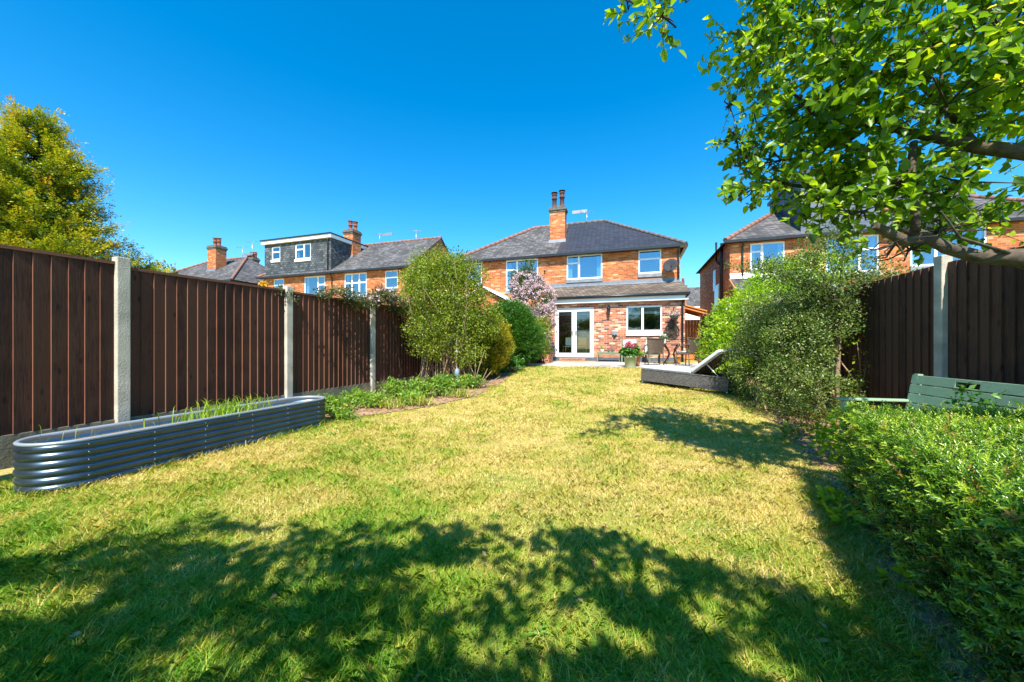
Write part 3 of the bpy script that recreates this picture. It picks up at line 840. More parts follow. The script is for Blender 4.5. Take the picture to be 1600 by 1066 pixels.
# rear extension with lean-to roof
EX0, EX1, EY = -5.64, 0.0, -1.5
PZ = .62
mb = MB()
wall_open(mb, EX0, EX1, .3, 3.25, EY, [(-5.21, -3.53, .80, 2.93), (-2.21, -.84, 1.86, 2.92)])
mb.poly([(EX1, EY, .3), (EX1, 0, .3), (EX1, 0, 4.05), (EX1, EY, 3.25)])
mb.poly([(EX0, EY, .3), (EX0, EY, 3.25), (EX0, 0, 4.05), (EX0, 0, .3)])
EXT = mb.build('extension_wall', M['brick_mixed'], H1)
lt = MB()
P4 = [(EX0-.12, EY-.26, 3.36), (EX1+.12, EY-.26, 3.36), (EX1+.12, -.004, 4.08), (EX0-.12, -.004, 4.08)]
lt.poly(P4); lt.poly([(x, y, z-.06) for x, y, z in reversed(P4)])
for i in range(4):
    a, b = P4[i], P4[(i+1) % 4]; lt.poly([a, (a[0], a[1], a[2]-.06), (b[0], b[1], b[2]-.06), b])
lt.build('lean_to_roof', M['tile_brown'], H1)
fb = MB(); fb.box(EX0-.1, EX1+.1, EY-.2, EY-.003, 3.10, 3.29); fb.build('fascia', M['white'], H1, bevel=.005)
gt = MB()
gt.tube([(EX0-.12, EY-.285, 3.33), (EX1+.14, EY-.285, 3.33)], .06, 10); gt.build('gutter', M['black'], H1)
dp = MB(); dp.tube([(EX1+.1, EY-.28, 3.3), (EX1-.08, EY-.07, 3.08), (EX1-.1, EY-.05, 2.9), (EX1-.1, EY-.05, .62)], .038, 8); dp.build('downpipe', M['black'], H1)
fl = MB(); fl.prism([(-.10, 4.055), (-.002, 4.11), (-.002, 4.26), (-.012, 4.26), (-.022, 4.13)], EX0-.02, EX1, axis='x'); fl.build('flashing', M['lead'], H1)
window(H1, -2.21, -.84, 1.86, 2.92, EY, vs=(.46,), room='room', curtains=False, blind=.32, sillm='white', glass='glassdoor')
# French doors
dr = MB(); xa, xb, za, zb = -5.21, -3.53, .80, 2.93; yf = EY+.02
dr.box(xa, xb, yf, yf+.07, zb-.06, zb); dr.box(xa, xb, yf-.03, yf+.07, za, za+.06)
dr.box(xa, xa+.06, yf, yf+.07, za+.06, zb-.06); dr.box(xb-.06, xb, yf, yf+.07, za+.06, zb-.06)
DRF = dr.build('door_frame', M['white'], H1, bevel=.005)
xm = (xa+xb)/2
for (a, b, hx) in ((xa+.065, xm-.003, xm-.07), (xm+.003, xb-.065, xm+.07)):
    lf = MB(); z1_ = za+.065; z2_ = zb-.065
    lf.box(a, b, yf-.006, yf+.055, z1_, z1_+.11); lf.box(a, b, yf-.006, yf+.055, z2_-.10, z2_)
    lf.box(a, a+.10, yf-.006, yf+.055, z1_+.11, z2_-.10); lf.box(b-.10, b, yf-.006, yf+.055, z1_+.11, z2_-.10)
    lo = lf.build('door', M['white'], H1, bevel=.006)
    gp = MB(); gp.box(a+.09, b-.09, yf+.02, yf+.026, z1_+.10, z2_-.09); gp.build('pane', M['glassdoor'], lo)
    hd = MB(); hd.box(hx-.016, hx+.016, yf-.02, yf-.008, 1.72, 1.95); hd.tube([(hx, yf-.02, 1.88), (hx, yf-.06, 1.88), (hx+(.11 if hx > xm else -.11), yf-.06, 1.88)], .009, 6)
    hd.build('handle', M['black'], lo)
    for zz in (1.1, 1.9, 2.7):
        ox = b-.012 if hx > xm else a+.012
        hd = MB(); hd.box(ox-.02, ox+.02, yf-.02, yf-.008, zz-.04, zz+.04); hd.build('hinge', M['black'], lo)
rm = MB(); y0 = yf+.08; y1 = y0+3.0
rm.poly([(xa-.6, y1, .8), (xb+.6, y1, .8), (xb+.6, y1, 2.95), (xa-.6, y1, 2.95)])
rm.poly([(xa-.6, y0, .8), (xa-.6, y1, .8), (xa-.6, y1, 2.95), (xa-.6, y0, 2.95)]); rm.poly([(xb+.6, y0, .8), (xb+.6, y0, 2.95), (xb+.6, y1, 2.95), (xb+.6, y1, .8)])
rm.poly([(xa-.6, y0, .8), (xb+.6, y0, .8), (xb+.6, y1, .8), (xa-.6, y1, .8)]); rm.poly([(xa-.6, y0, 2.95), (xa-.6, y1, 2.95), (xb+.6, y1, 2.95), (xb+.6, y0, 2.95)])
rm.build('room', M['room'], H1)
bl = MB(); bl.box(xa+.1, xb-.1, yf+.1, yf+.104, 2.62, 2.88); bl.build('blind', M['blind'], H1)
bs = MB(); bs.box(EX0+.02, EX1-.02, EY-.012, EY-.002, .5, .80); bs.build('damp_course', mat('engineering_brick', (.09, .10, .13), .6, noise=(6, .3)), H1)
st = MB(); st.box(-4.95, -3.85, EY-.38, EY-.015, .5, .745); st.build('doorstep', M['brick_dark'], H1, bevel=.01)
# neighbour half: gabled rear porch with white verge
nb = MB(); nb.box(-10.2, -6.6, -1.9, -.003, .3, 2.9); nb.prism([(-10.2, 2.9), (-6.6, 2.9), (-8.4, 3.85)], -1.9, -.003)
nb.build('rear_porch', M['brick'], H1)
nr = MB()
for (a, b) in (((-10.4, 2.86), (-8.4, 3.93)), ((-8.4, 3.93), (-6.4, 2.86))):
    nr.prism([(a[0], a[1]), (b[0], b[1]), (b[0], b[1]+.08), (a[0], a[1]+.08)], -2.1, -.005)
nr.build('porch_roof', M['white'], H1)
# interior chairs behind the French doors
for (cx, cy, m_, lb) in ((-4.72, EY+.75, 'curtain', 'pale grey dining chair seen through the left French door'), (-4.22, EY+.95, 'chair_yellow', 'yellow wooden chair seen through the French doors')):
    t = empty('dining_chair', hw(cx, cy, .8), HR+R(25), lb, 'chair')
    c = MB(); c.box(-.22, .22, -.22, .22, .43, .47); c.build('seat', M[m_], t, bevel=.01)
    c = MB(); c.box(-.21, .21, -.24, -.20, .50, .85); c.build('backrest', M[m_], t, bevel=.015)
    for ax in (-.19, .19):
        for ay in (-.19, .19):
            c = MB(); c.tube([(ax, ay, .43), (ax*1.2, ay*1.2, 0)], [.018, .012], 6); c.build('leg', M['chair_yellow'], t)

# semi 2, left, box dormer
H2 = house(-13.6, 'brick house with a tile hung flat roofed dormer, left of the tall olive shrub', None, gable_right=True,
      chim=(-5.62, 2.0, 8.75, .7, .75, [(-.15, 0, .55), (.15, .1, .5)]),
      wins=[(-9.96, -9.1, 4.5, 5.5, winS), (-7.46, -5.85, 4.1, 5.5, win2m), (-4.42, -2.84, 4.1, 5.5, win3), (-1.6, -.75, 4.5, 5.5, winS)], downpipes=[(-5.3, 3.0), (-.1, 3.0)])
chimney(H2, -5.2, 5.2, 6.6, 8.3, .9, .5, [(-.3, 0, .45), (0, 0, .45), (.3, 0, .45)], cowls=False)
dm = MB(); dx0, dx1, dz1 = -10.75, -5.42, 7.72
wall_open(dm, dx0, dx1, EAVE+.05, dz1, .02, [(-10.15, -9.44, 6.72, 7.55), (-8.2, -6.97, 6.62, 7.55)])
dm.poly([(dx1, .02, EAVE), (dx1, RUN+1, EAVE), (dx1, RUN+1, dz1), (dx1, .02, dz1)])
dm.poly([(dx0, .02, EAVE), (dx0, .02, dz1), (dx0, RUN+1, dz1), (dx0, RUN+1, EAVE)])
D2 = dm.build('dormer', M['tile_hung'], H2)
window(H2, -10.15, -9.44, 6.72, 7.55, .02, hs=((0, 1, .6),), sillm='white', curtains=False)
window(H2, -8.2, -6.97, 6.62, 7.55, .02, vs=(.55,), hs=((0, .55, .65),), sillm='white')
fr = MB(); fr.box(dx0-.12, dx1+.12, -.14, RUN+1.1, dz1, dz1+.2); fr.build('dormer_fascia', M['white'], D2, bevel=.005)
fr = MB(); fr.box(dx0-.16, dx1+.16, -.2, RUN+1.15, dz1+.202, dz1+.27); fr.tube([(dx1-.2, -.1, dz1), (dx1-.2, -.03, dz1-.2), (dx1-.2, -.03, EAVE+.05)], .035, 6); fr.build('dormer_roof', M['black'], D2)
# semi 3, far left
H3 = house(-27.2, 'brick semi-detached house farthest left, clay hip ridge showing above the fence', None,
      chim=(-4.4, 1.9, 8.75, .9, .75, [(-.2, 0, .55), (.22, 0, .5)]), wins=[(-1.7, -.75, 4.5, 5.5, winS), (-4.9, -3.3, 4.4, 5.5, win2)])
chimney(H3, -3.9, 4.2, 7.0, 8.35, .9, .5, [(-.35, 0, .3), (0, 0, .5), (.35, 0, .45)], cowls=False)
# semi 4, right, dark clad dormer
H4 = house(12.7, 'brick semi-detached house at right with a dark clad loft dormer behind the apple tree', None,
      wins=[(-10.06, -8.85, 4.4, 5.5, win2), (-7.5, -5.85, 4.1, 5.5, win2m), (-4.94, -2.85, 4.2, 5.5, win2), (-1.9, -.9, 4.4, 5.5, winS)], downpipes=[(-10.35, 3.9)])
dm = MB(); dx0, dx1, dz1 = -8.3, -5.4, 8.1
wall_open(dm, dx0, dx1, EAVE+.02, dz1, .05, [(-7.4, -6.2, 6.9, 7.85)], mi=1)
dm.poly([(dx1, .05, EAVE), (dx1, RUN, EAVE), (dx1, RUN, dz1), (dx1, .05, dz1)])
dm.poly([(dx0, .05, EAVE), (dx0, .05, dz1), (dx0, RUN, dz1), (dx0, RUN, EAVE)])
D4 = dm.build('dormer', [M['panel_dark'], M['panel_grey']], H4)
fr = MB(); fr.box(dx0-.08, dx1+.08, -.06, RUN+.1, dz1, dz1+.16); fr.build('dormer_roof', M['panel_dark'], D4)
window(H4, -7.4, -6.2, 6.9, 7.85, .05, vs=(.5,), sillm='white')
# side wall windows and pipes of semi 4 (left flank)
sd = MB()
for (y_, za_, zb_, w_) in ((2.6, 4.0, 5.0, .5), (1.9, 3.2, 4.2, .9)):
    sd.box(-WD-.03, -WD-.003, y_, y_+w_, za_, zb_)
sw = sd.build('window', M['white'], H4)
pn = MB()
for (y_, za_, zb_, w_) in ((2.6, 4.0, 5.0, .5), (1.9, 3.2, 4.2, .9)):
    pn.box(-WD-.034, -WD-.031, y_+.07, y_+w_-.07, za_+.07, zb_-.07)
pn.build('pane', mat('dark_pane', (.05, .08, .10), .06), sw)
sp_ = MB(); sp_.tube([(-WD-.05, 1.2, 5.9), (-WD-.07, 1.2, 5.2), (-WD-.07, 1.2, 1)], .06, 8); sp_.tube([(-WD-.07, 1.2, 4.9), (-WD-.07, 2.2, 5.3), (-WD-.07, 2.2, 6.2)], .045, 8)
sp_.build('soil_pipe', M['black'], H4)
le = MB(); le.box(-WD+.1, -8.2, -1.1, -.003, .3, 3.25); le.build('lean_to', M['brick_dark'], H4)
le = MB(); le.prism([(-1.3, 3.25), (-.003, 4.0), (-.003, 4.07), (-1.3, 3.32)], -WD, -8.1, axis='x'); le.build('lean_to_roof', M['slate_old'], H4)
le = MB(); le.prism([(-1.3, 3.22), (-.003, 3.97), (-.003, 4.09), (-1.3, 3.34)], -WD-.04, -WD-.003, axis='x'); le.build('verge', M['orange_wood'], H4)
le = MB(); le.prism([(-.1, 4.06), (-.003, 4.12), (-.003, 4.3), (-.02, 4.3)], -WD, -8.1, axis='x'); le.build('flashing', M['white'], H4)

dish(-.42, 0, 4.75, 0)
for (x, y, z, h, lb) in ((-4.4, 3.6, 8.1, .75, 'thin television aerial on the ridge right of the twin pot chimney'),
                         (-18.2, 3.4, 8.1, .75, 'small television aerial on the ridge right of the dormer'),
                         (-16.0, 4.4, 8.0, 1.15, 'taller television aerial above the ridge beside the olive shrub'),
                         (-31.9, 4.0, 8.1, 1.15, 'television aerial on the far left roof, left of its pots'),
                         (-30.8, 4.0, 8.1, 1.5, 'television aerial with white panel on the far left roof ridge')):
    a = empty('television_aerial', hw(x, y, z), HR+R(30), lb, 'aerial', 'television aerials on the roofs')
    m_ = MB(); m_.tube([(0, 0, 0), (0, 0, h)], .018, 6); m_.build('mast', M['alu'], a)
    m_ = MB(); m_.tube([(-.38, 0, h-.05), (.40, 0, h+.05)], .010, 6)
    for k in range(7):
        u = -.3+k*.11; zz = h-.05+(u+.35)/.8*.1; m_.tube([(u, -.17, zz), (u, .17, zz)], .007, 5)
    for zz in (-.1, -.03, .04): m_.tube([(-.38, -.16, h+zz), (-.38, .16, h+zz)], .007, 5)
    m_.build('antenna', M['alu'], a)

# house across the street, seen down the alley
far = empty('rendered_house', (24.2, 46, 0), R(-14), 'distant white rendered house with grey roof seen through the alley', 'house')
b = MB(); b.box(-3, 5, 0, 7, 0, 6.2); b.build('wall', M['render_white'], far)
b = MB(); b.prism([(-.4, 6.1), (7.4, 6.1), (3.5, 9.2)], -3.2, 5.2, axis='x'); ro = b.build('roof', M['slate_old'], far)
b = MB(); b.tube([(-3.2, -.45, 6.1), (5.2, -.45, 6.1)], .08, 6); b.build('gutter', M['white'], far)
b = MB(); b.box(-2.9, -2.1, -.3, .9, 5.8, 8.6); c_ = b.build('chimney', M['brick'], far)
b = MB(); b.box(-3.0, -2.0, -.4, 1.0, 8.6, 8.95); b.build('chimney_cap', M['mortar'], c_)
b = MB(); b.lathe([(.2, 8.95), (.15, 9.8), (.19, 9.9)], 10); pt = b.build('chimney_pot', M['pot'], c_); pt.location = (-2.4, .1, 0)
b = MB(); b.box(-3.9, -3.0, -2, 7, 0, 7.4); b.build('side_wall', M['slate_old'], far)

# alley between the houses
t = empty('garden_gate', hw(0, 1.0, .62), HR, 'orange stained wooden gate closing the alley beside the house', 'gate')
b = MB()
for k in range(7): b.box(.03+k*.13, .155+k*.13, 0, .025, .05, 1.85)
b.build('boards', M['orange_wood'], t)
b = MB(); b.box(.03, .93, -.03, -.003, .35, .45); b.box(.03, .93, -.03, -.003, 1.5, 1.6); b.bar((.06, -.017, .45), (.9, -.017, 1.5), .02, .09); b.build('brace', M['orange_wood'], t)
t = empty('alley_canopy', hw(0, .1, 0), HR, 'small sloping timber canopy over the alley gate', 'canopy')
b = MB(); b.prism([(-.02, 3.05), (1.0, 2.72), (1.0, 2.77), (-.02, 3.10)], -.4, 1.3); b.build('roof_board', M['orange_wood'], t)
b = MB()
for yy in (-.35, .4, 1.2): b.prism([(-.0, 2.93), (1.0, 2.60), (1.0, 2.70), (0, 3.03)], yy, yy+.05)
b.build('rafter', M['orange_wood'], t)
t = empty('board_fence', hw(1.02, .9, 0), HR-R(90), 'short brown alley fence between the two plots by the gate', 'fence')
b = MB()
for k in range(38): b.box(.0+k*.12, .113+k*.12, -.012, .012, .4, 2.62-.08*(k//13))
b.build('panel', M['rail'], t)
for k in range(4):
    b = MB(); b.box(k*1.5, k*1.5+.1, -.075, -.014, .3, 2.66-.06*k); b.build('post', M['rail'], t)
t = empty('parasol_awning', hw(2.1, -1.3, 0), HR, 'white sloping awning roof beyond the alley fence', 'awning')
b = MB(); b.prism([(-.95, 2.72), (1.3, 3.25), (1.3, 3.29), (-.95, 2.76)], -1.2, 1.2); b.build('sheet', M['white'], t)
for (u, v, h_) in ((-.9, -1.15, 2.7), (1.25, -1.15, 3.2), (-.9, 1.1, 2.7)):
    b = MB(); b.box(u, u+.06, v, v+.06, .6, h_); b.build('post', M['white'], t)
b = MB()
for (z_, dz) in ((8.2, .0), (7.0, -.1)): 
    pts = [hw(-5, 40, z_).lerp(hw(8, 12, z_+dz-1.2), k/10) - Vector((0, 0, math.sin(k/10*PI)*.3)) for k in range(11)]
    b.tube(pts, .012, 4)
tag(b.build('telephone_wires', M['black']), 'thin telephone wires crossing the sky above the alley', 'wires')

# wall things on the extension
t = empty('wall_lantern', hw(-2.92, EY, 2.78), HR, 'small dark lantern on the brick wall between doors and window', 'lamp')
b = MB(); b.box(-.05, .05, -.02, 0, -.05, .22); b.tube([(0, -.02, .18), (0, -.12, .2), (0, -.13, .12)], .012, 6); b.build('bracket', M['black'], t)
b = MB(); b.lathe([(.03, .13), (.09, .08), (.075, .06), (.06, -.16), (.07, -.18), (.02, -.2)], 8, M=Matrix.Translation((0, -.14, 0))); b.build('lamp_housing', M['black'], t)
t = empty('alarm_box', hw(-2.68, EY, 1.72), HR, 'small grey box fixed low on the brick wall left of the window', 'box')
b = MB(); b.box(-.1, .1, -.09, 0, .02, .18); b.build('cover', M['sillgrey'], t, bevel=.02)
b = MB(); b.lathe([(.07, 0), (.05, -.07), (.01, -.09)], 12, M=Matrix.Translation((0, -.05, .02))); b.build('vent', M['black'], t)
t = empty('hanging_basket', hw(-.42, EY, 2.4), HR, 'hanging basket of pale flowers on the wall by the downpipe', 'basket')
b = MB(); b.tube([(0, -.003, .42), (0, -.003, .1)], .012, 6); b.tube([(0, -.01, .4), (0, -.26, .42), (0, -.28, .36)], .01, 6)
for a_ in (-.14, .14): b.tube([(0, -.27, .36), (a_, -.27, .12)], .004, 4)
b.build('bracket', M['black'], t)
b = MB(); b.lathe([(.02, -.12), (.12, -.06), (.17, .05), (.18, .09)], 14, M=Matrix.Translation((0, -.27, 0))); b.build('bowl', M['rattan_grey'], t)
crown('flowers', [(0, -.27, .12, .2, .2, .1)], 60, 4, .03, .05, .04, M['l_pink'], t)
crown('foliage', [(0, -.27, .08, .2, .2, .1)], 40, 4, .03, .05, .03, M['l_olive'], t)
t = empty('wall_wreath', hw(-.48, EY, 1.75), HR, 'dark wire wreath ornament hung on the wall below the basket', 'ornament')
b = MB()
for k in range(3): b.tube([(math.cos(a_)*(.12+.07*k), -.02-.01*k, .12+math.sin(a_)*(.16+.07*k)) for a_ in np.linspace(0, 2*PI, 20)], .02, 5)
for k in range(9):
    a_ = k*2*PI/9; b.tube([(0, -.03, .12), (math.cos(a_)*.27, -.03, .12+math.sin(a_)*.3)], .014, 5)
b.lathe([(.10, 0), (.07, .05), (.02, .07)], 10, M=Matrix.Translation((0, -.03, .5)) @ Matrix.Rotation(R(90), 4, 'X'))
b.build('wire_frame', mat('rusty_wire', (.07, .04, .04), .7), t)
crown('ivy', [(0, -.05, .12, .22, .03, .24)], 50, 4, .03, .04, .03, M['l_clem'], t)
b = MB(); b.lathe([(.035, 0), (.045, .03), (.045, .06), (.0, .07)], 10)
tag(b.build('wall_disc', M['black']), 'small round black wall plate on the upper brick wall left of the window', 'wall plate').location = hw(-6.0, -.02, 4.9)
bpy.data.objects['wall_disc'].rotation_euler = (R(90), 0, HR)

# ------------------------------------------------------------------ patio
b = MB(); 
for (x0, x1, y0, y1) in ((-6.1, 1.7, -5.2, -1.503),): b.box(x0, x1, y0, y1, .2, PZ+.02)
o = b.build('patio', M['paving'], None); o.location = hw(0, 0, 0); o.rotation_euler = (0, 0, HR); tag(o, kind='structure')
# (top faces need flag pattern in plan)
pm = M['paving'].node_tree
for n_ in list(pm.nodes):
    if n_.type == 'TEX_BRICK':
        for l_ in list(n_.inputs['Vector'].links): pm.links.remove(l_)
        tcn = [q for q in pm.nodes if q.type == 'TEX_COORD'][0]
        pm.links.new(tcn.outputs['Object'], n_.inputs['Vector'])
PZ += .02

def at_ground(px, Y, z=None):
    X = (px-800)/570.0*Y
    return Vector((X, Y, g(X, Y) if z is None else z))

def rattan_chair(px, Y, rz, lb):
    t = empty('rattan_chair', at_ground(px, Y, PZ), rz, lb, 'chair', 'rattan chairs at the patio table')
    n = 12
    b = MB(); W2 = .27
    # curved back shell, rear at -y
    rows = []
    for j in range(7):
        z = .40+.48*j/6; row = []
        for i in range(n+1):
            u = -1+2*i/n
            row.append((u*W2*(.86+.14*j/6), -.24-.03*j/6 + .09*u*u - .05*(j/6), z + .03*(u*u)*(j/6)))
        rows.append(row)
    for j in range(6):
        for i in range(n):
            q = [rows[j][i], rows[j][i+1], rows[j+1][i+1], rows[j+1][i]]
            b.poly(q, 0, True); b.poly([(x, y+.025, z) for x, y, z in reversed(q)], 0, True)
    b.tube([rows[6][i] for i in range(n+1)], .018, 6); b.tube([rows[j][0] for j in range(7)], .016, 6); b.tube([rows[j][n] for j in range(7)], .016, 6)
    b.build('backrest', M['rattan_brown'], t)
    b = MB(); b.box(-.25, .25, -.22, .25, .37, .42); b.build('seat', M['rattan_brown'], t, bevel=.015)
    b = MB(); b.box(-.22, .22, -.18, .22, .422, .48); b.build('cushion', M['cushion_pat'], t, bevel=.025)
    for s in (-1, 1):
        b = MB(); b.tube([(s*.26, -.28, .72), (s*.29, -.1, .66), (s*.29, .12, .64), (s*.28, .22, .58), (s*.25, .23, .40)], .018, 7); b.build('armrest', M['rattan_brown'], t)
        for yy in (-.22, .22):
            b = MB(); b.tube([(s*.23, yy, .37), (s*.245, yy*1.12, 0)], [.02, .016], 7); b.build('leg', M['rattan_brown'], t)
    return t
rattan_chair(1022, 12.3, R(-8), 'brown rattan chair with its back to the lawn, left of the table')
rattan_chair(1074, 12.0, R(28), 'brown rattan chair with its back to the lawn, right of the table')
t = empty('patio_table', at_ground(1049, 13.1, PZ), 0, 'round dark glass patio table with curved rattan legs', 'table')
b = MB(); b.lathe([(.46, .70), (.475, .71), (.47, .722), (.0, .722)], 28); b.build('tabletop', M['tabletop'], t)
for k in range(4):
    a_ = k*PI/2+.5; c_, s_ = math.cos(a_), math.sin(a_)
    b = MB(); b.tube([(c_*.34, s_*.34, .70), (c_*.16, s_*.16, .5), (c_*.10, s_*.10, .36), (c_*.2, s_*.2, .15), (c_*.32, s_*.32, 0)], .024, 7); b.build('leg', M['rattan_brown'], t)
t = empty('flower_pot', at_ground(1037, 13.1, PZ+.722), 0, 'small pot of white flowers standing on the patio table', 'plant pot')
b = MB(); b.lathe([(.05, 0), (.07, .02), (.085, .18), (.07, .18)], 14); b.build('pot', M['ceramic'], t)
crown('foliage', [(0, 0, .25, .13, .13, .08)], 40, 5, .03, .05, .03, M['l_thuja'], t)
crown('flowers', [(0, 0, .31, .13, .13, .05)], 24, 4, .02, .04, .03, mat('white_petal', (.8, .8, .75), .7), t)

def sage_chair(px, Y, rz, lb):
    t = empty('garden_armchair', at_ground(px, Y, PZ), rz, lb, 'chair', 'sage green armchairs by the wall')
    for s in (-1, 1):
        for yy, zt in ((-.27, .58), (.27, .88)):
            b = MB(); b.box(s*.29-.022, s*.29+.022, yy-.022, yy+.022, 0, zt); b.build('leg', M['sage'], t)
        b = MB(); b.box(s*.29-.03, s*.29+.03, -.31, .25, .582, .61); b.build('armrest', M['sage'], t)
    b = MB(); b.box(-.268, .268, -.27, .27, .30, .35); b.build('seat', M['sage'], t)
    b = MB(); b.box(-.265, .265, .26, .285, .40, .46); b.box(-.265, .265, .26, .285, .82, .88)
    for k in range(5): b.box(-.23+k*.1, -.17+k*.1, .262, .283, .46, .82)
    b.build('backrest', M['sage'], t)
    b = MB(); b.box(-.26, .26, -.28, .18, .352, .46); b.build('seat_cushion', M['cushion'], t, bevel=.04)
    b = MB(); b.box(-.25, .25, -.07, .07, 0, .44, 0, Matrix.Translation((0, .17, .45)) @ Matrix.Rotation(R(-10), 4, 'X')); b.build('back_cushion', M['cushion_pat'], t, bevel=.05)
sage_chair(984, 14.35, HR, 'sage green armchair with pale cushions against the brick wall')
sage_chair(1012, 14.0, HR+R(-40), 'second cushioned armchair half hidden behind the left rattan chair')
t = empty('low_bench', at_ground(951, 14.85, PZ), HR, 'low pale green slatted bench standing beside the French doors', 'bench')
b = MB()
for k in range(4): b.box(-.46, .46, -.19+k*.1, -.1+k*.1, .36, .385)
b.build('seat', M['sage'], t)
for sx_ in (-.43, .43):
    b = MB(); b.box(sx_-.02, sx_+.02, -.18, -.14, 0, .357); b.build('leg', M['sage'], t)
    b = MB(); b.box(sx_-.02, sx_+.02, .16, .2, 0, .357); b.build('leg', M['sage'], t)
b = MB(); b.box(-.41, .41, -.175, -.15, .3, .355); b.box(-.41, .41, .165, .19, .3, .355); b.build('rail', M['sage'], t)
t = empty('flower_pot', at_ground(941, 14.85, PZ+.385), 0, 'small white pot with a green plant on the low bench', 'plant pot')
b = MB(); b.lathe([(.05, 0), (.07, .12), (.06, .12)], 14); b.build('pot', M['ceramic'], t)
crown('foliage', [(0, 0, .17, .08, .08, .06)], 24, 5, .02, .04, .02, M['l_peren'], t)
for (px, lb, h) in ((951, 'left of two small glass jars on the low bench', .11), (957, 'right of two small glass jars on the low bench', .15)):
    b = MB(); b.lathe([(.035, 0), (.04, .02), (.04, h*.7), (.02, h*.85), (.025, h)], 12)
    tag(b.build('glass_jar', M['tabletop']), lb, 'jar', 'glass jars on the low bench').location = at_ground(px, 14.85, PZ+.385)
# big pot of hydrangea at the lawn edge
def pot(px, Y, z, r, h, m_, lb, nm='plant_pot', rim=True):
    t = empty(nm, at_ground(px, Y, z), 0, lb, 'plant pot')
    b = MB(); b.lathe([(r*.72, 0), (r*.76, .02), (r*.93, h*.86), (r, h*.87), (r*1.02, h), (r*.92, h), (r*.9, h*.85), (.0, h*.84)], 28); b.build('pot', M[m_], t)
    return t
t = pot(985, 11.45, .59, .21, .38, 'potsage', 'large pale green pot of red hydrangea at the lawn edge')
crown('foliage', [(0, 0, .52, .25, .25, .18)], 130, 6, .04, .09, .06, M['l_thuja'], t, shape='leaf', shell=.3)
crown('flowers', [(-.1, -.1, .72, .12, .12, .07), (.12, -.05, .70, .12, .12, .07), (0, .1, .76, .12, .12, .06), (.0, -.2, .66, .1, .08, .06)], 90, 6, .02, .035, .035, M['l_red'], t)
t = pot(992, 11.9, PZ, .19, .34, 'terracotta', 'terracotta pot of orange flowers behind the pale green pot')
crown('foliage', [(.06, 0, .42, .22, .18, .12)], 70, 5, .04, .06, .04, M['l_peren'], t)
crown('flowers', [(.14, -.1, .44, .14, .12, .08)], 30, 4, .02, .04, .04, M['l_orange'], t)
t = pot(1058, 13.9, PZ, .14, .26, 'copper', 'orange glazed pot on the patio behind the table')
# edge plants at the right of the patio
t = pot(1098, 11.9, PZ-.02, .16, .2, 'terracotta', 'small terracotta pot of pink flowers beside the lounger')
crown('foliage', [(0, 0, .3, .24, .2, .14)], 60, 5, .04, .06, .03, M['l_peren'], t)
crown('flowers', [(0, -.05, .4, .2, .15, .08)], 22, 4, .02, .04, .04, M['l_red'], t)
# brick planter and dwarf bush left of the doors
t = empty('brick_planter', at_ground(846, 14.0, .55), HR, 'low raised brick planter left of the French doors', 'planter')
b = MB(); b.box(-.75, .35, -.3, .5, 0, .42); b.build('wall', M['brick_dark'], t)
b = MB(); b.box(-.7, .3, -.25, .45, .421, .44); b.build('soil', M['soil'], t)
t = empty('dwarf_shrub', at_ground(850, 14.0, .97), 0, 'dark rounded dwarf shrub in the raised brick planter', 'shrub')
crown('foliage', [(0, .1, .16, .38, .3, .22)], 260, 8, .03, .05, .012, M['l_thuja'], t, shell=.6)
branches('stems', (0, .1, -.02), np.array([[.1, .1, .2], [-.2, .1, .25], [.2, .1, .1], [0, 0, .3]]), 4, .012, .006, M['bark_dark'], t)

# ------------------------------------------------------------------ sun lounger
a_ = math.atan2(7.6-9.15, 4.33-3.23)
t = empty('sun_lounger', (3.23, 9.15, g(3.3, 9.2)+.02), a_, 'grey rattan sun lounger with pale mattress, its back raised, on the lawn', 'sun lounger')
t.rotation_euler = (0, R(2.2), a_)
Lg, Wg = 2.06, .84
# local x foot->head, local y = far side (left of x)
b = MB(); b.box(0, Lg, 0, .03, .05, .32); b.box(0, Lg, Wg-.03, Wg, .05, .32); b.box(0, .03, .031, Wg-.031, .05, .32); b.box(Lg-.03, Lg, .031, Wg-.031, .05, .32)
b.box(-.008, Lg+.008, -.008, .04, .321, .345); b.box(-.008, Lg+.008, Wg-.04, Wg+.008, .321, .345); b.box(-.008, .04, .041, Wg-.041, .321, .345); b.box(Lg-.04, Lg+.008, .041, Wg-.041, .321, .345)
b.build('base', M['rattan_grey'], t, bevel=.006)
for (u, v) in ((.03, .03), (Lg-.03, .03), (.03, Wg-.03), (Lg-.03, Wg-.03)):
    b = MB(); b.tube([(u, v, .06), (u, v, 0)], .022, 8); b.build('foot', M['alu'], t)
b = MB()
for k in range(9): b.box(.06+k*.13, .13+k*.13, .04, Wg-.04, .30, .32)
b.build('slats', M['rattan_grey'], t)
b = MB(); b.box(-.0, 1.26, .02, Wg-.02, .346, .415); b.build('mattress', M['cushion'], t, bevel=.025)
Mb = Matrix.Translation((1.28, 0, .35)) @ Matrix.Rotation(-R(40), 4, 'Y')
b = MB(); b.box(0, .78, .02, Wg-.02, .015, .09, 0, Mb); b.build('back_cushion', M['cushion'], t, bevel=.025)
b = MB(); b.box(0, .76, .03, .06, -.02, .012, 0, Mb); b.box(0, .76, Wg-.06, Wg-.03, -.02, .012, 0, Mb); b.box(.73, .76, .061, Wg-.061, -.02, .012, 0, Mb); b.box(0, .03, .061, Wg-.061, -.02, .012, 0, Mb)
for k in range(6): b.box(.05, .71, .09+k*.1, .13+k*.1, -.005, .010, 0, Mb)
b.build('back_frame', M['rattan_grey'], t)
for v in (.05, Wg-.05):
    b = MB(); p = Mb @ Vector((.38, v, -.02)); b.tube([p, (1.88, v, .30)], .011, 6); b.build('prop', M['alu'], t)

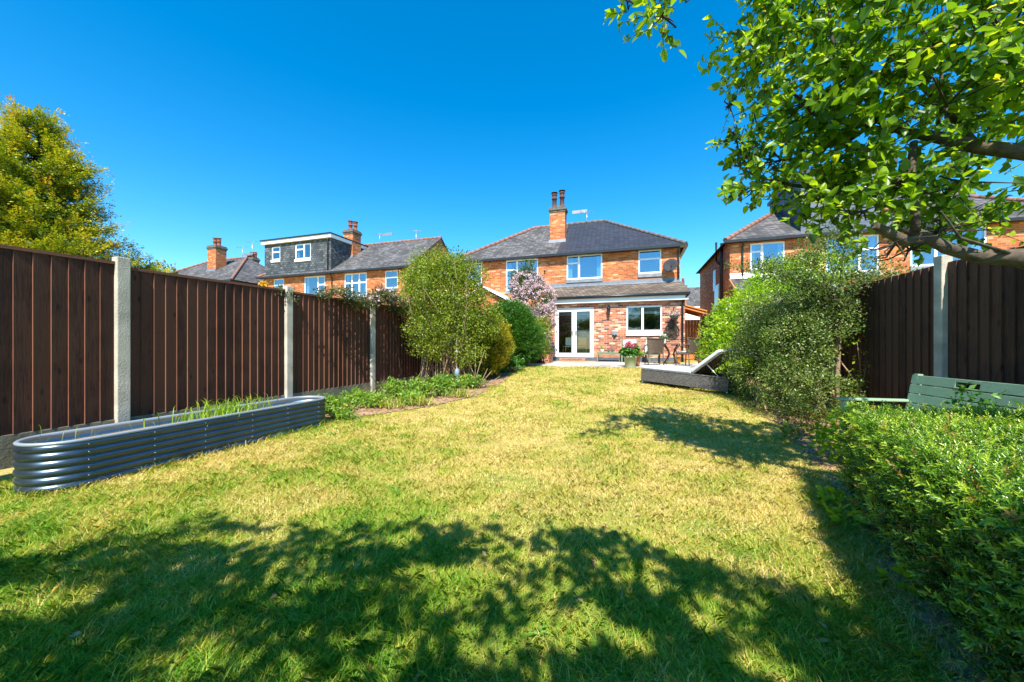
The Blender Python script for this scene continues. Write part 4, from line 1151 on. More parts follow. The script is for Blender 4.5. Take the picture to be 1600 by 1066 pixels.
# ------------------------------------------------------------------ corrugated planter
def stadium(L2, r, n=26):
    pts = []
    for k in range(n+1):
        a = -PI/2+PI*k/n; pts.append((L2+r*math.cos(a), r*math.sin(a), math.cos(a), math.sin(a)))
    for k in range(n+1):
        a = PI/2+PI*k/n; pts.append((-L2+r*math.cos(a), r*math.sin(a), math.cos(a), math.sin(a)))
    return pts
ca = Vector((-4.17, 3.44, 0)); cb_ = Vector((-3.34, 5.84, 0)); cm = (ca+cb_)/2
zz0 = .0
t = empty('raised_planter', (cm.x, cm.y, .0), math.atan2(cb_.y-ca.y, cb_.x-ca.x), 'long oval corrugated steel raised planter by the left fence', 'planter')
L2 = (cb_-ca).length/2; Rr_ = .30; Hh = .455
def shell_mesh(rr, prof, inward=False):
    st = stadium(L2, rr, 22); mb = MB(); n = len(st)
    V = []
    for (off, z) in prof:
        for (x, y, nx_, ny_) in st: V.append((x+nx_*off, y+ny_*off, z))
    mb.v = V
    for j in range(len(prof)-1):
        for i in range(n):
            i2 = (i+1) % n
            q = (j*n+i, j*n+i2, (j+1)*n+i2, (j+1)*n+i)
            mb.f.append(q if not inward else q[::-1]); mb.m.append(0); mb.sm.append(True)
    return mb
prof = []
NC = 6
for k in range(NC*8+1):
    u = k/8.0; z = .01+(Hh-.03)*k/(NC*8)
    prof.append((.021*abs(math.sin(PI*u))**.75, z))
pw = shell_mesh(Rr_, prof).build('wall', M['steel'], t)
shell_mesh(Rr_-.012, [(o_, z_) for o_, z_ in prof], True).build('inner_wall', M['steel_in'], t)
rim = shell_mesh(Rr_, [(-.018, Hh-.03), (-.022, Hh-.012), (-.012, Hh), (.006, Hh+.002), (.018, Hh-.008), (.014, Hh-.024), (0, Hh-.03)]).build('rim', M['rim'], t)
so = MB(); so.poly([(x, y, .36) for x, y, _, _ in stadium(L2, Rr_-.02, 14)]); so.build('soil', M['soil'], t)
for xb_ in (-L2, -L2*.62, -L2*.25, .0+L2*.18, L2*.58, L2):
    for sgn in (-1, 1):
        bo = MB()
        for k in range(NC):
            z = .01+(Hh-.03)*(k+.5)/NC
            Mx = Matrix.Translation((xb_, sgn*(Rr_+.021), z)) @ Matrix.Rotation(-sgn*R(90), 4, 'X')
            bo.lathe([(.007, -.002), (.007, .002), (.003, .005)], 8, M=Mx)
        bo.build('bolt_row', M['bolt'], t)
def tuft(loc, n, h, spread, m_, nm, lb, cat='grass', wide=.006, lean=.5, group=None, ell=(1, 1), rz=0):
    o0 = empty(nm, loc, rz, lb, cat, group)
    th = rng.random(n)*2*PI; le_ = lean*rng.random(n)
    P = np.stack([rng.normal(size=n)*spread*ell[0], rng.normal(size=n)*spread*ell[1], np.zeros(n)], 1)
    hh = h*(.45+.75*rng.random(n))
    D = norm(np.stack([np.cos(th)*le_, np.sin(th)*le_, np.ones(n)], 1))
    S = np.stack([-np.sin(th), np.cos(th), np.zeros(n)], 1); H_ = np.stack([np.cos(th), np.sin(th), np.zeros(n)], 1)
    a = (hh*.5)[:, None]; ws = wide*(.7+.6*rng.random(n))[:, None]
    m1 = P+D*a; m2 = P+D*a*1.6+H_*a*.12; tip = P+D*a*2+H_*a*.5*lean*1.5-np.array([0, 0, 1.])*a*.25*lean
    V = np.stack([P-S*ws*.5, P+S*ws*.5, m1+S*ws*.5, m1-S*ws*.5, m2+S*ws*.4, m2-S*ws*.4, tip], 1).reshape(-1, 3)
    bs_ = np.arange(n)[:, None]*7
    Fq = np.stack([bs_+np.array([[0, 1, 2, 3]]), bs_+np.array([[3, 2, 4, 5]]), bs_+np.array([[5, 4, 6, 6]])], 1).reshape(-1, 4)
    # triangles need no repeated corner: tip quad closes on itself with a tiny offset
    V2 = V.copy(); extra = (tip+S*ws*.05).reshape(-1, 3); V2 = np.concatenate([V2, extra]); 
    Fq = Fq.reshape(n, 3, 4); Fq[:, 2, 3] = len(V)+np.arange(n); Fq[:, 2] = Fq[:, 2][:, [0, 1, 3, 2]]
    npmesh('blades', V2, Fq.reshape(-1, 4), 4, m_, o0, np.repeat(rng.random(n)*.8, 3))
    return o0
pd = (cb_-ca).normalized()
c1 = cm + pd*.12
tuft((c1.x, c1.y, .355), 300, .27, .13, M['l_bright'], 'grass_clump', 'bright green grass growing in the middle of the steel planter', 'grass', .008, .8, ell=(2.2, .8), rz=math.atan2(pd.y, pd.x))
c2 = cm - pd*1.1
tuft((c2.x, c2.y, .355), 26, .20, .25, M['l_olive'], 'grass_clump', 'thin sprigs of grass at the near end of the steel planter', 'grass', .004, .9, ell=(1.6, .5), rz=math.atan2(pd.y, pd.x))

# ------------------------------------------------------------------ green bench on the right
ba = math.atan2(.976, .22)
t = empty('garden_bench', (4.13, 3.66, g(4.1, 3.7)+.03), ba, 'green painted wooden garden bench with a handle slot in its back', 'bench')
# local x along the seat (away from camera), +y towards the garden
hl = .66; mg = M['bench_green']
for s in (-1, 1):
    b = MB(); b.box(s*hl-.03, s*hl+.03, .27, .33, 0, .60); b.build('leg', mg, t, bevel=.006)
    b = MB(); b.prism([(-.40, 0), (-.34, 0), (-.28, .42), (-.36, .93), (-.41, .93), (-.345, .42)], s*(hl-.06)-.028, s*(hl-.06)+.028, axis='x'); b.build('rear_leg', mg, t, bevel=.004)
    b = MB(); b.box(s*hl-.04, s*hl+.04, -.37, .37, .603, .632); b.build('armrest', mg, t, bevel=.008)
    b = MB(); b.box(s*(hl-.045)-.018, s*(hl-.045)+.018, -.275, .268, .34, .41); b.build('side_rail', mg, t, bevel=.004)
b = MB()
for k in range(5): b.box(-hl+.03, hl-.03, -.26+k*.112, -.165+k*.112, .413, .436)
b.build('seat', mg, t, bevel=.005)
b = MB(); b.box(-hl+.035, hl-.035, .25, .275, .33, .41); b.build('front_rail', mg, t, bevel=.004)
tl = Matrix.Translation((0, -.30, .50)) @ Matrix.Rotation(R(10), 4, 'X')
b = MB()
for k in range(4):
    z0_, z1_ = k*.108, k*.108+.098
    if k < 3: b.box(-hl+.01, hl-.01, -.012, .014, z0_, z1_, 0, tl)
    else:
        b.box(-hl+.01, -.12, -.012, .014, z0_, z1_, 0, tl); b.box(.12, hl-.01, -.012, .014, z0_, z1_, 0, tl)
        b.box(-.12, .12, -.012, .014, z0_+.065, z1_, 0, tl); b.box(-.12, .12, -.012, .014, z0_, z0_+.012, 0, tl)
b.build('backrest', mg, t, bevel=.004)

# ------------------------------------------------------------------ hedge (bottom right)
HP = [Vector((2.86, 3.12, 0)), Vector((4.35, 2.85, 0)), Vector((5.0, .9, 0)), Vector((1.50, .95, 0))]
HT = .745
def hedge():
    t = empty('box_hedge', (2.9, 2.2, 0), 0, 'clipped leafy green hedge filling the lower right in front of the bench', 'hedge')
    o = Vector((2.9, 2.2, 0))
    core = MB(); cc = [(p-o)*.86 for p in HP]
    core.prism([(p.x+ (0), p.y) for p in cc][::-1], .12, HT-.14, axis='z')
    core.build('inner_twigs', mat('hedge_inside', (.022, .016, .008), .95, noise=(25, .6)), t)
    # sample surface points on top and the two visible sides
    def quadpts(a, b, c, d, n):
        u = rng.random((n, 1)); v = rng.random((n, 1))
        a, b, c, d = [np.array(q) for q in (a, b, c, d)]
        return a*(1-u)*(1-v)+b*u*(1-v)+c*u*v+d*(1-u)*v
    T_ = [Vector((p.x, p.y, HT)) for p in HP]; B_ = [Vector((p.x, p.y, .05)) for p in HP]
    nt_, ns_, nb_ = 7000, 6600, 1800
    P1 = quadpts(T_[3], T_[2], T_[1], T_[0], nt_); N1 = np.tile([0, 0, 1.], (nt_, 1))
    P2 = quadpts(B_[3], B_[0], T_[0], T_[3], ns_); nv = np.array([-(HP[0].y-HP[3].y), HP[0].x-HP[3].x, 0.]); nv /= np.linalg.norm(nv); N2 = np.tile(nv, (ns_, 1))
    P3 = quadpts(B_[0], B_[1], T_[1], T_[0], nb_); nv3 = np.array([HP[0].y-HP[1].y, HP[1].x-HP[0].x, 0.]); nv3 /= np.linalg.norm(nv3); N3 = np.tile(nv3, (nb_, 1))
    P = np.concatenate([P1, P2, P3]); Nn = np.concatenate([N1, N2, N3]); n = len(P)
    bulge = .10*(fbm(P[:, 0]+P[:, 2]*1.3, P[:, 1]+P[:, 2], 2.6, 50)-.5)
    thin = (vnoise(P[:, 0]*1.0+P[:, 1], P[:, 2]*2, 2.3, 61) > .62) & (P[:, 2] < .42) & (rng.random(n) < .75)
    P = P + Nn*(bulge[:, None]) - Nn*(.13*rng.random((n, 1))**1.5)
    low = (P[:, 2] < .3)[:, None]
    P = P - Nn*low*(.3-P[:, 2:3])*.25
    P = P[~thin]; Nn = Nn[~thin]; n = len(P)
    D = norm(Nn*.85 + rng.normal(size=(n, 3))*.34 + np.array([-.25, -.12, .5]))
    per = 15
    ln = .075*(.5+1.1*rng.random(n)**2)
    s = (np.arange(per)+.5)/per
    A = P[:, None] + D[:, None]*(s[None, :, None]*ln[:, None, None])
    ph = rng.random(n)[:, None]*6.28 + np.arange(per)[None]*2.4
    S = norm(np.cross(D, rng.normal(size=(n, 3)))); U = np.cross(S, D)
    rad = S[:, None]*np.cos(ph)[..., None]+U[:, None]*np.sin(ph)[..., None]
    LD = D[:, None]*.75 + rad*.8
    LN = D[:, None] - rad*.4 + rng.normal(size=LD.shape)*.25
    LL = (.0235*(.65+.6*rng.random((n, per))) * (1.1-.35*s[None]))
    tt = np.clip(.36*np.repeat(rng.random(n)[:, None], per, 1)+.26*rng.random((n, per))+.34*s[None]-.05+.25*(P[:, 2:3]-.45), 0, .93)  # tint rises with height: brighter light on the upper leaves is painted in
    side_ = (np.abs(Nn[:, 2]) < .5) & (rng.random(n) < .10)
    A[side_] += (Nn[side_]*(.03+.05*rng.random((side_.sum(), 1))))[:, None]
    LL[side_] *= 1.3; tt[side_] = np.clip(tt[side_]+.22, 0, .93)  # protruding side sprigs tinted brighter to look caught by the sun
    top_ = (Nn[:, 2] > .5); tt[top_] = np.clip(tt[top_]+.12, 0, .93)  # sunlight on the hedge top painted in as a lighter leaf tint
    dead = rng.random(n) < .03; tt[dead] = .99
    A = A.reshape(-1, 3)-np.array(o); 
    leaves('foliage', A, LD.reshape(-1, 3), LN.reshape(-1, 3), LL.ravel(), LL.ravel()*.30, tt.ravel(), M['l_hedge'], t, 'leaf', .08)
    # dry inner leaves
    m_ = 8000; k = rng.choice(n, m_); Q = P[k]-Nn[k]*(.04+.12*rng.random((m_, 1)))+rng.normal(size=(m_, 3))*.02 - np.array(o)
    leaves('dry_leaves', Q, rng.normal(size=(m_, 3)), rng.normal(size=(m_, 3)), .022, .010, rng.random(m_), M['l_brown'], t)
    tw = MB()
    for i in rng.choice(n, 420, replace=False):
        e = Vector(P[i])-o; b_ = e - Vector(Nn[i])*.28 - Vector((0, 0, .12)) + Vector(rng.normal(size=3)*.05)
        b_.z = max(b_.z, .02)
        tw.tube([b_, b_.lerp(e, .5)+Vector(rng.normal(size=3)*.02), e], [.006, .004, .002], 4)
    tw.build('twigs', M['bark_pale'], t)
hedge()

# ------------------------------------------------------------------ plants, left side
def shrub(name, loc, label, blobs, n, per, rc, L, W, m_, cat='shrub', stems=14, r0=.02, r1=.004, sm='bark_dark', spread=.12, group=None, **kw):
    """blobs are given relative to loc"""
    t = empty(name, loc, 0, label, cat, group)
    o, C = crown('foliage', blobs, n, per, rc, L, W, M[m_], t, **kw)
    if stems: branches('stems', (0, 0, 0), C, stems, r0, r1, M[sm], t, spread=spread)
    return t
# tall olive shrub with many canes
L0 = (-1.72, 9.3, g(-1.7, 9.3))
t = empty('tall_shrub', L0, 0, 'tall loose olive green shrub with many bare canes by the fence', 'shrub')
bl = [(-.05, 0, 2.45, 1.0, .8, .8), (-.6, -.1, 2.3, .6, .5, .8), (.45, 0, 2.1, .75, .6, .7), (.05, 0, 3.05, .7, .5, .5), (.75, .2, 1.6, .6, .5, .5), (-.5, 0, 3.05, .5, .4, .45), (-.45, -.3, 1.5, .55, .4, .4), (.6, 0, 2.85, .5, .4, .4), (.2, -.3, 1.5, .8, .4, .5), (1.05, .3, 1.7, .45, .4, .6), (-.3, -.3, 1.0, .5, .3, .3), (.6, -.2, .9, .5, .3, .35), (-.95, 0, 2.75, .2, .2, .16)]
o, C = crown('foliage', bl, 2700, 15, .075, .058, .027, M['l_olive'], t, shell=.3, jit=.9)
sh = MB()
shoots = []
for k in range(46):
    a_ = random.random()*2*PI; b_ = Vector((random.gauss(0, .34), random.gauss(0, .2), 0))
    top = Vector((random.gauss(0, .62), random.gauss(0, .45), random.uniform(2.0, 3.25)))
    p = [b_, b_.lerp(top, .35)+Vector((random.gauss(0, .05), random.gauss(0, .05), .05)), b_.lerp(top, .7)+Vector((random.gauss(0, .08), random.gauss(0, .08), .08)), top]
    sh.tube(p, [random.uniform(.012, .022), .012, .008, .003], 6)
    shoots.append(top)
for k in range(30):
    b_ = Vector((random.gauss(0, .4), random.gauss(0, .22), 0)); sh.tube([b_, b_+Vector((random.gauss(0, .1), random.gauss(0, .1), random.uniform(.5, 1.2)))], [.012, .005], 5)
sh.build('canes', M['bark_pale'], t)
# leading shoots
A = np.array([tuple(s) for s in shoots]); A = A[np.linalg.norm(A[:, :2], axis=1) < 1.6]
spray('leading_shoots', A-np.array([0, 0, .15]), np.tile([0, 0, 1.], (len(A), 1))+rng.normal(size=A.shape)*.45, .3+.2*rng.random(len(A)), .05, 40, .06, .025, M['l_olive'], t, flat=1, droop=0)
# dried sticks in front
t = empty('dead_stems', (-.95, 8.9, g(-1, 8.9)), 0, 'dry brown flower stalks leaning in the border right of the tall shrub', 'dead plant')
b = MB()
for (x_, y_, tx, tz) in ((0, 0, .28, .95), (.05, .05, -.0, 1.15), (.12, 0, .34, .45), (.2, .05, .45, .3), (-.1, 0, -.15, .5), (.15, -.02, .2, .5)):
    b.tube([(x_, y_, 0), (x_+tx*.5, y_, tz*.55), (x_+tx, y_+.05, tz)], [.014, .011, .006], 6)
b.build('stalks', M['bark_pale'], t)

def conifer_bush(name, loc, label, blobs, n, m_, per=26, sl=.22, lL=.05, lW=.016, upb=.6, tb=None, dn=1600):
    t = empty(name, loc, 0, label, 'shrub')
    C, U, r, _ = blob_clumps(blobs, n, .78)
    D = norm(U*.9+np.array([0, 0, upb])+rng.normal(size=C.shape)*.25)
    t_ = tb(C, U) if tb else None
    spray('foliage', C-D*sl*.5, D, sl*(.7+.6*rng.random(n)), .05, per, lL, lW, M[m_], t, flat=.6, tb=t_, droop=0)
    C2, U2, _, _ = blob_clumps([tuple(list(b_[:3])+[q*.82 for q in b_[3:6]]) for b_ in blobs], dn, .5)
    leaves('inner_foliage', C2, rng.normal(size=C2.shape)+np.array([0, 0, .5]), rng.normal(size=C2.shape), .16, .09, rng.random(dn)*.15, M[m_], t)
    branches('stems', (0, 0, 0), C2, 12, .03, .008, M['bark_dark'], t)
    return t
conifer_bush('golden_conifer', (-.78, 10.6, g(-.8, 10.6)), 'rounded golden yellow conifer bush beside the border', [(0, 0, .95, .78, .7, .75), (.1, 0, 1.25, .6, .55, .42), (-.1, -.1, .5, .7, .6, .45)], 1500, 'l_goldbush', tb=lambda C, U: .35*np.clip(U[:, 0]*.8+U[:, 2]*.6, -.6, .6)-.12)
conifer_bush('evergreen_bush', (.12, 12.5, g(.1, 12.5)), 'large bright green upright evergreen behind the golden bush', [(-.15, 0, 1.35, .85, .75, .75), (.1, 0, .85, .88, .8, .8), (-.25, 0, 1.85, .5, .5, .35)], 1700, 'l_thuja', sl=.25, lL=.06, lW=.022)
shrub('low_evergreen', (-.55, 11.2, g(-.5, 11.2)), 'low glossy green bush in the border under the tall evergreen', [(0, 0, .28, .55, .4, .3), (.55, .2, .3, .35, .3, .32)], 260, 9, .05, .08, .04, 'l_thuja', stems=8)
shrub('mixed_shrub', (1.02, 13.6, g(1, 13.6)), 'loose yellow green shrub between the evergreen and the French doors', [(0, 0, 1.1, .45, .4, .55), (-.15, 0, .6, .5, .4, .45), (.12, 0, 1.5, .3, .3, .3)], 420, 10, .06, .07, .035, 'l_olive', stems=12)
# pink flowered tall shrub
t = empty('flowering_shrub', (.75, 14.3, .64), 0, 'tall shrub covered in pale pink blossom against the house', 'shrub')
bl = [(.1, 0, 2.45, .85, .7, .75), (-.15, 0, 3.0, .7, .6, .55), (.45, -.1, 1.75, .55, .5, .55)]
o, C = crown('foliage', bl+[(-.35, 0, 3.35, .5, .4, .4), (-.1, 0, 3.75, .28, .25, .3), (-.6, 0, 3.0, .3, .3, .4)], 900, 11, .07, .065, .035, M['l_lilac'], t, shell=.5)
crown('blossom', bl, 900, 22, .038, .036, .032, M['l_pink'], t, shell=.97, jit=1, tbias=.1)
branches('stems', (0, 0, 0), C, 26, .03, .004, M['bark_pale'], t)
# climber on the fence
t = empty('climbing_plant', (-2.95, 8.75, 2.2), 0, 'dark leaved climber with pale pink flowers trailing over the left fence', 'climber')
fd = np.array([.305, .952, 0])
pts_ = []
bl = []
for k in range(12):
    s_ = -2.0+k*.21; bl.append((fd[0]*s_+.06, fd[1]*s_, .06+.10*math.sin(k)+.012*k, .16+.012*k, .18, .10+.012*k))
o, C = crown('foliage', bl, 480, 9, .05, .06, .026, M['l_clem'], t, shell=.2, jit=1)
crown('flowers', [(b_[0]+.06, b_[1], b_[2]+.04, .14, .14, .12) for b_ in bl[5:]], 60, 5, .025, .05, .04, M['l_pink'], t)
b = MB()
b.tube([(-.75, -1.9, .1), (-.45, -1.2, .13), (-.1, -.5, .0), (.1, .1, -.05)], .008, 5); b.tube([(-.3, -1.1, .12), (-.16, -.9, -.1), (-.02, -.55, -.32), (.05, -.35, -.42)], .007, 5)
b.tube([(-.1, .2, .1), (.1, .3, -.9), (.2, .4, -1.9)], [.01, .014, .02], 6)
b.build('stems', M['bark_dark'], t)
t = empty('climbing_rose', (-3.93, 6.2, 2.22), 0, 'climbing rose shoot with one yellow bloom at the second fence post', 'climber')
crown('foliage', [(0, 0, .02, .28, .16, .06), (.12, .1, -.1, .12, .1, .1)], 34, 6, .04, .05, .025, M['l_clem'], t, shell=.1)
crown('bloom', [(-.16, -.22, .08, .05, .05, .03)], 30, 5, .012, .035, .03, M['l_yellow'], t)
b = MB(); b.tube([(-.25, -.4, .03), (0, 0, .04), (.15, .15, -.12), (.1, .1, -.2)], .006, 5); b.build('stems', M['bark_pale'], t)

# border perennials
def clump(px, Y, r, h, n, lb, m_='l_peren', L=.06, W=.026, nm='border_plant'):
    X = (px-800)/570*Y
    bl = [(random.uniform(-r, r)*.5, random.uniform(-r, r)*.4, h*.5, r*.7, r*.6, h*.55) for _ in range(4)]
    return shrub(nm, (X, Y, g(X, Y)+.03), lb, bl, n, 9, .05, L, W, m_, 'plant', stems=10, r0=.006, r1=.002, spread=r*.4, group='green perennials in the left border', zmin=0, shell=.2)
clump(524, 6.9, .36, .26, 190, 'leafy green plant just beyond the far end of the steel planter')
clump(562, 7.5, .36, .24, 170, 'leafy green plant in front of the third fence post')
clump(618, 8.0, .34, .36, 170, 'green plant with an orange bloom right of the third fence post')
clump(655, 7.9, .40, .38, 230, 'bushy green plant in front of the bare canes')
clump(695, 8.2, .38, .42, 230, 'bushy green plant left of the glass ornament')
clump(590, 7.2, .32, .20, 150, 'low green plant in the middle of the left border')
clump(640, 7.4, .30, .18, 130, 'low green plant in front of the bushy border plant')
clump(735, 9.0, .34, .30, 150, 'green plant right of the glass ornament')
clump(535, 6.3, .2, .14, 70, 'small low green plant at the lawn edge by the planter')
for (px, Y, lb) in ((612, 7.0, 'flopping yellow green strap leaves at the left of the border edge'), (658, 7.2, 'flopping yellow green strap leaves in the middle of the border edge'), (716, 7.9, 'flopping yellow green strap leaves below the glass ornament')):
    X = (px-800)/570*Y
    tuft((X, Y, g(X, Y)+.04), 90, .22, .10, M['l_blade'], 'strap_leaf_plant', lb, 'plant', .014, 1.5, 'strap leaved plants at the border edge', ell=(1.5, .8))
t = empty('glass_ornament', at_ground(714, 8.35), 0, 'pale glass garden ornament on a stake beside the border plants', 'ornament')
b = MB(); b.tube([(0, 0, 0), (0, 0, .62)], .008, 6); b.build('stake', M['alu'], t)
b = MB(); b.lathe([(.02, .12), (.09, .16), (.11, .22), (.08, .30), (.03, .34), (.03, .40), (.055, .44), (.06, .50), (.04, .56), (.0, .60)], 16); b.build('glass_body', M['glassorn'], t)

# golden conifer beyond the left fence
def tall_conifer(loc, H_, rmax, nb, label):
    """boughs sweep out and up, each carrying many small feathery sprays"""
    t = empty('golden_conifer_tree', loc, 0, label, 'tree')
    A = []; D = []; Ls = []; TB = []
    br = MB()
    for k in range(nb):
        h = 1.6+(H_-1.7)*(k+random.random())/nb; fr = (H_-h)/(H_-1.0)
        r = .05 + rmax*fr**.82*(random.choice((.62, .8, .95, 1.08, 1.25)) if fr > .3 else random.uniform(.85, 1.1)); th = k*2.4+random.gauss(0, .3)
        u = Vector((math.cos(th), math.sin(th), 0)); rise = random.uniform(.15, .5)*r + (.14 if fr < .08 else 0)
        s0 = Vector((0, 0, h)); e = s0+u*r+Vector((0, 0, rise)); 
        br.tube([s0, s0.lerp(e, .5)-Vector((0, 0, .05)), e], [.025, .014, .004], 4)
        bd = (e-s0).normalized(); side = bd.cross(Vector((0, 0, 1))).normalized()
        ns = int(9+20*r); tb = random.uniform(-.22, .12)
        for j in range(ns):
            f = random.uniform(.25, 1.0); wd_ = .24*r*(1.02-f)+.015
            p = s0.lerp(e, f)+side*random.gauss(0, wd_*.7)+Vector((0, 0, random.gauss(0, wd_*.45)))
            d = bd*1.0+side*random.gauss(0, .55)+Vector((0, 0, random.gauss(.15, .35)))
            A.append(p); D.append(d); Ls.append(random.uniform(.18, .34)*(1.25 if f > .85 else 1)); TB.append(tb+.22*(f-.6)+random.gauss(0, .07))
    A = np.array([tuple(a) for a in A]); D = np.array([tuple(d) for d in D])
    spray('foliage', A, D, np.array(Ls), .036, 40, .040, .020, M['l_gold'], t, flat=.8, tb=np.array(TB), droop=-.1)
    br.build('branches', M['bark_dark'], t)
    b = MB(); b.tube([(0, 0, -.1), (0, 0, H_*.5), (0, 0, H_-.2)], [.16, .09, .01], 8); b.build('trunk', M['bark'], t)
tall_conifer((-9.1, 7.0, 0), 5.48, 1.95, 210, 'golden green conifer rising above the left fence, the nearer of two')
tall_conifer((-10.9, 7.4, 0), 5.5, 2.1, 130, 'second golden green conifer cut by the left edge of the photo')

# far tree behind the fence at left
t = empty('far_tree', (-27.5, 28, 0), 0, 'distant leafy green tree just showing above the left fence', 'tree')
o, C = crown('crown', [(0, 0, 5.4, 2.0, 2, 2.2), (-1.2, 0, 5.0, 1.6, 1.5, 1.6), (1.8, 0, 5.2, 1.6, 1.2, 1.2), (4.0, 0, 5.3, 1.2, 1, .9), (6.2, 0, 5.3, 1.0, 1, .8)], 900, 8, .2, .3, .17, M['l_far'], t, shell=.5)
branches('trunk', (0, 0, 0), C, 16, .12, .03, M['bark'], t)

# ------------------------------------------------------------------ plants, right side
shrub('bright_shrub', (5.75, 10.0, g(5.75, 10)), 'large bright yellow green leafy shrub spilling over behind the lounger',
      [(.0, -.1, .9, .6, .6, .85), (.5, -.2, 1.4, .8, .7, .8), (1.0, -.2, 1.9, .8, .7, .75), (1.5, -.2, 2.45, .8, .6, .65), (2.2, -.4, 2.7, .8, .6, .5), (.1, -.3, .45, .7, .5, .5), (.9, -.5, .6, .7, .5, .6), (1.9, -.3, 2.2, .7, .6, .6)],
      1900, 15, .075, .085, .034, 'l_bright', stems=20, shell=.7, r0=.03, up=.7)
shrub('variegated_shrub', (4.75, 6.1, g(4.75, 6.1)), 'wide grey green variegated shrub by the right edge of the lawn',
      [(-.25, -.3, 1.05, .45, .5, .65), (-.05, .3, 1.4, .5, .6, .5), (.15, .95, 1.35, .5, .6, .6), (-.15, .7, .8, .45, .6, .7), (.25, .2, 1.8, .45, .5, .35), (.35, -.3, 1.5, .35, .4, .4), (.15, .9, 1.75, .5, .5, .4), (-.3, -.25, .5, .5, .5, .5), (-.2, -.75, .4, .42, .4, .38), (-.05, 1.3, .7, .4, .4, .6)],
      2900, 14, .05, .036, .020, 'l_varieg', stems=30, shell=.65, r0=.018, spread=.3, sm='bark_pale')
# small leaved arching tree behind it
t = empty('small_leaved_tree', (5.15, 5.75, g(5.15, 5.75)), 0, 'thin arching small leaved tree in front of the dark right fence', 'tree')
bl = [(-.3, 0, 2.0, .55, .45, .35), (-.75, .1, 2.3, .5, .4, .28), (.2, -.1, 2.2, .5, .4, .4), (.0, 0, 2.75, .35, .3, .4), (-1.2, .2, 2.45, .45, .2, .10), (.6, -.2, 2.1, .35, .3, .25), (-.4, 0, 2.6, .3, .2, .3), (-.25, .05, 1.55, .35, .3, .4), (.12, -.05, 1.6, .28, .25, .35), (-.3, 0, 1.0, .25, .2, .4)]
o, C = crown('foliage', bl, 1500, 11, .055, .036, .02, M['l_coton'], t, shell=.1, jit=1)
branches('stems', (0, 0, 1.7), C, 46, .016, .004, M['bark_dark'], t, wob=.2)
b = MB(); b.tube([(-.05, -.02, -.1), (-.02, 0, .7), (.03, .02, 1.3), (0, 0, 1.8)], [.035, .03, .028, .02], 8); b.tube([(-.28, -.05, -.1), (-.3, 0, .6), (-.24, .02, 1.2), (-.1, 0, 1.8)], [.02, .018, .014, .01], 7); b.build('trunk', M['bark_pale'], t)
# hanging tendrils over the fence
A = []; Dd_ = []; Ls_ = []
b = MB()
for (x_, y_, z_, x2, z2) in ((.25, -.2, 1.7, .38, 1.05), (.3, -.3, 1.35, .3, .5), (.1, -.2, 1.2, .15, .25), (.4, -.4, 1.8, .5, 1.5), (.2, -.25, .9, .05, .45)):
    for k in range(9):
        A.append((x_+(x2-x_)*k/9, y_, z_+(z2-z_)*k/9)); Dd_.append((random.gauss(0, .6), random.gauss(0, .4), random.gauss(-.2, .5))); Ls_.append(.09)
    b.tube([(x_, y_, z_), ((x_+x2)/2+.03, y_, (z_+z2)/2), (x2, y_, z2)], .004, 4)
b.build('tendrils', M['bark_pale'], t)
spray('tendril_leaves', np.array(A), np.array(Dd_), np.array(Ls_), .02, 7, .04, .024, M['l_bright'], t, flat=1)
shrub('bench_plant', (3.75, 3.95, g(3.7, 3.9)), 'fresh green leafy plant growing beside the bench arm', [(0, 0, .42, .22, .2, .22), (-.1, .1, .2, .25, .2, .2)], 70, 7, .05, .07, .045, 'l_bright', 'plant', stems=6, r0=.006, r1=.002, shape='leaf')
shrub('bench_plant', (3.95, 3.15, .1), 'upright leafy shoots rising in front of the bench seat', [(0, 0, .62, .1, .1, .22), (.45, -.12, .6, .12, .1, .2), (.62, -.2, .66, .1, .1, .18)], 40, 7, .04, .06, .025, 'l_thuja', 'plant', stems=6, r0=.005, r1=.002)
shrub('ground_plant', (3.9, 4.75, g(3.9, 4.7)), 'low mixed weeds at the foot of the variegated shrub', [(0, 0, .1, .4, .35, .16), (.2, .3, .15, .4, .3, .2)], 90, 6, .05, .05, .03, 'l_olive', 'plant', stems=0, zmin=0)
for (x_, y_, lb) in ((2.42, 2.62, 'small broad leaved weed in the soil left of the hedge'), (2.62, 2.95, 'tiny weed under the far corner of the hedge'), (2.1, 1.95, 'low weed at the foot of the hedge near the camera')):
    shrub('weed', (x_, y_, g(x_, y_)+.02), lb, [(0, 0, .04, .1, .1, .05)], 12, 4, .02, .07, .035, 'l_bright', 'plant', stems=0, zmin=0.005, shape='leaf', group='weeds beside the hedge')

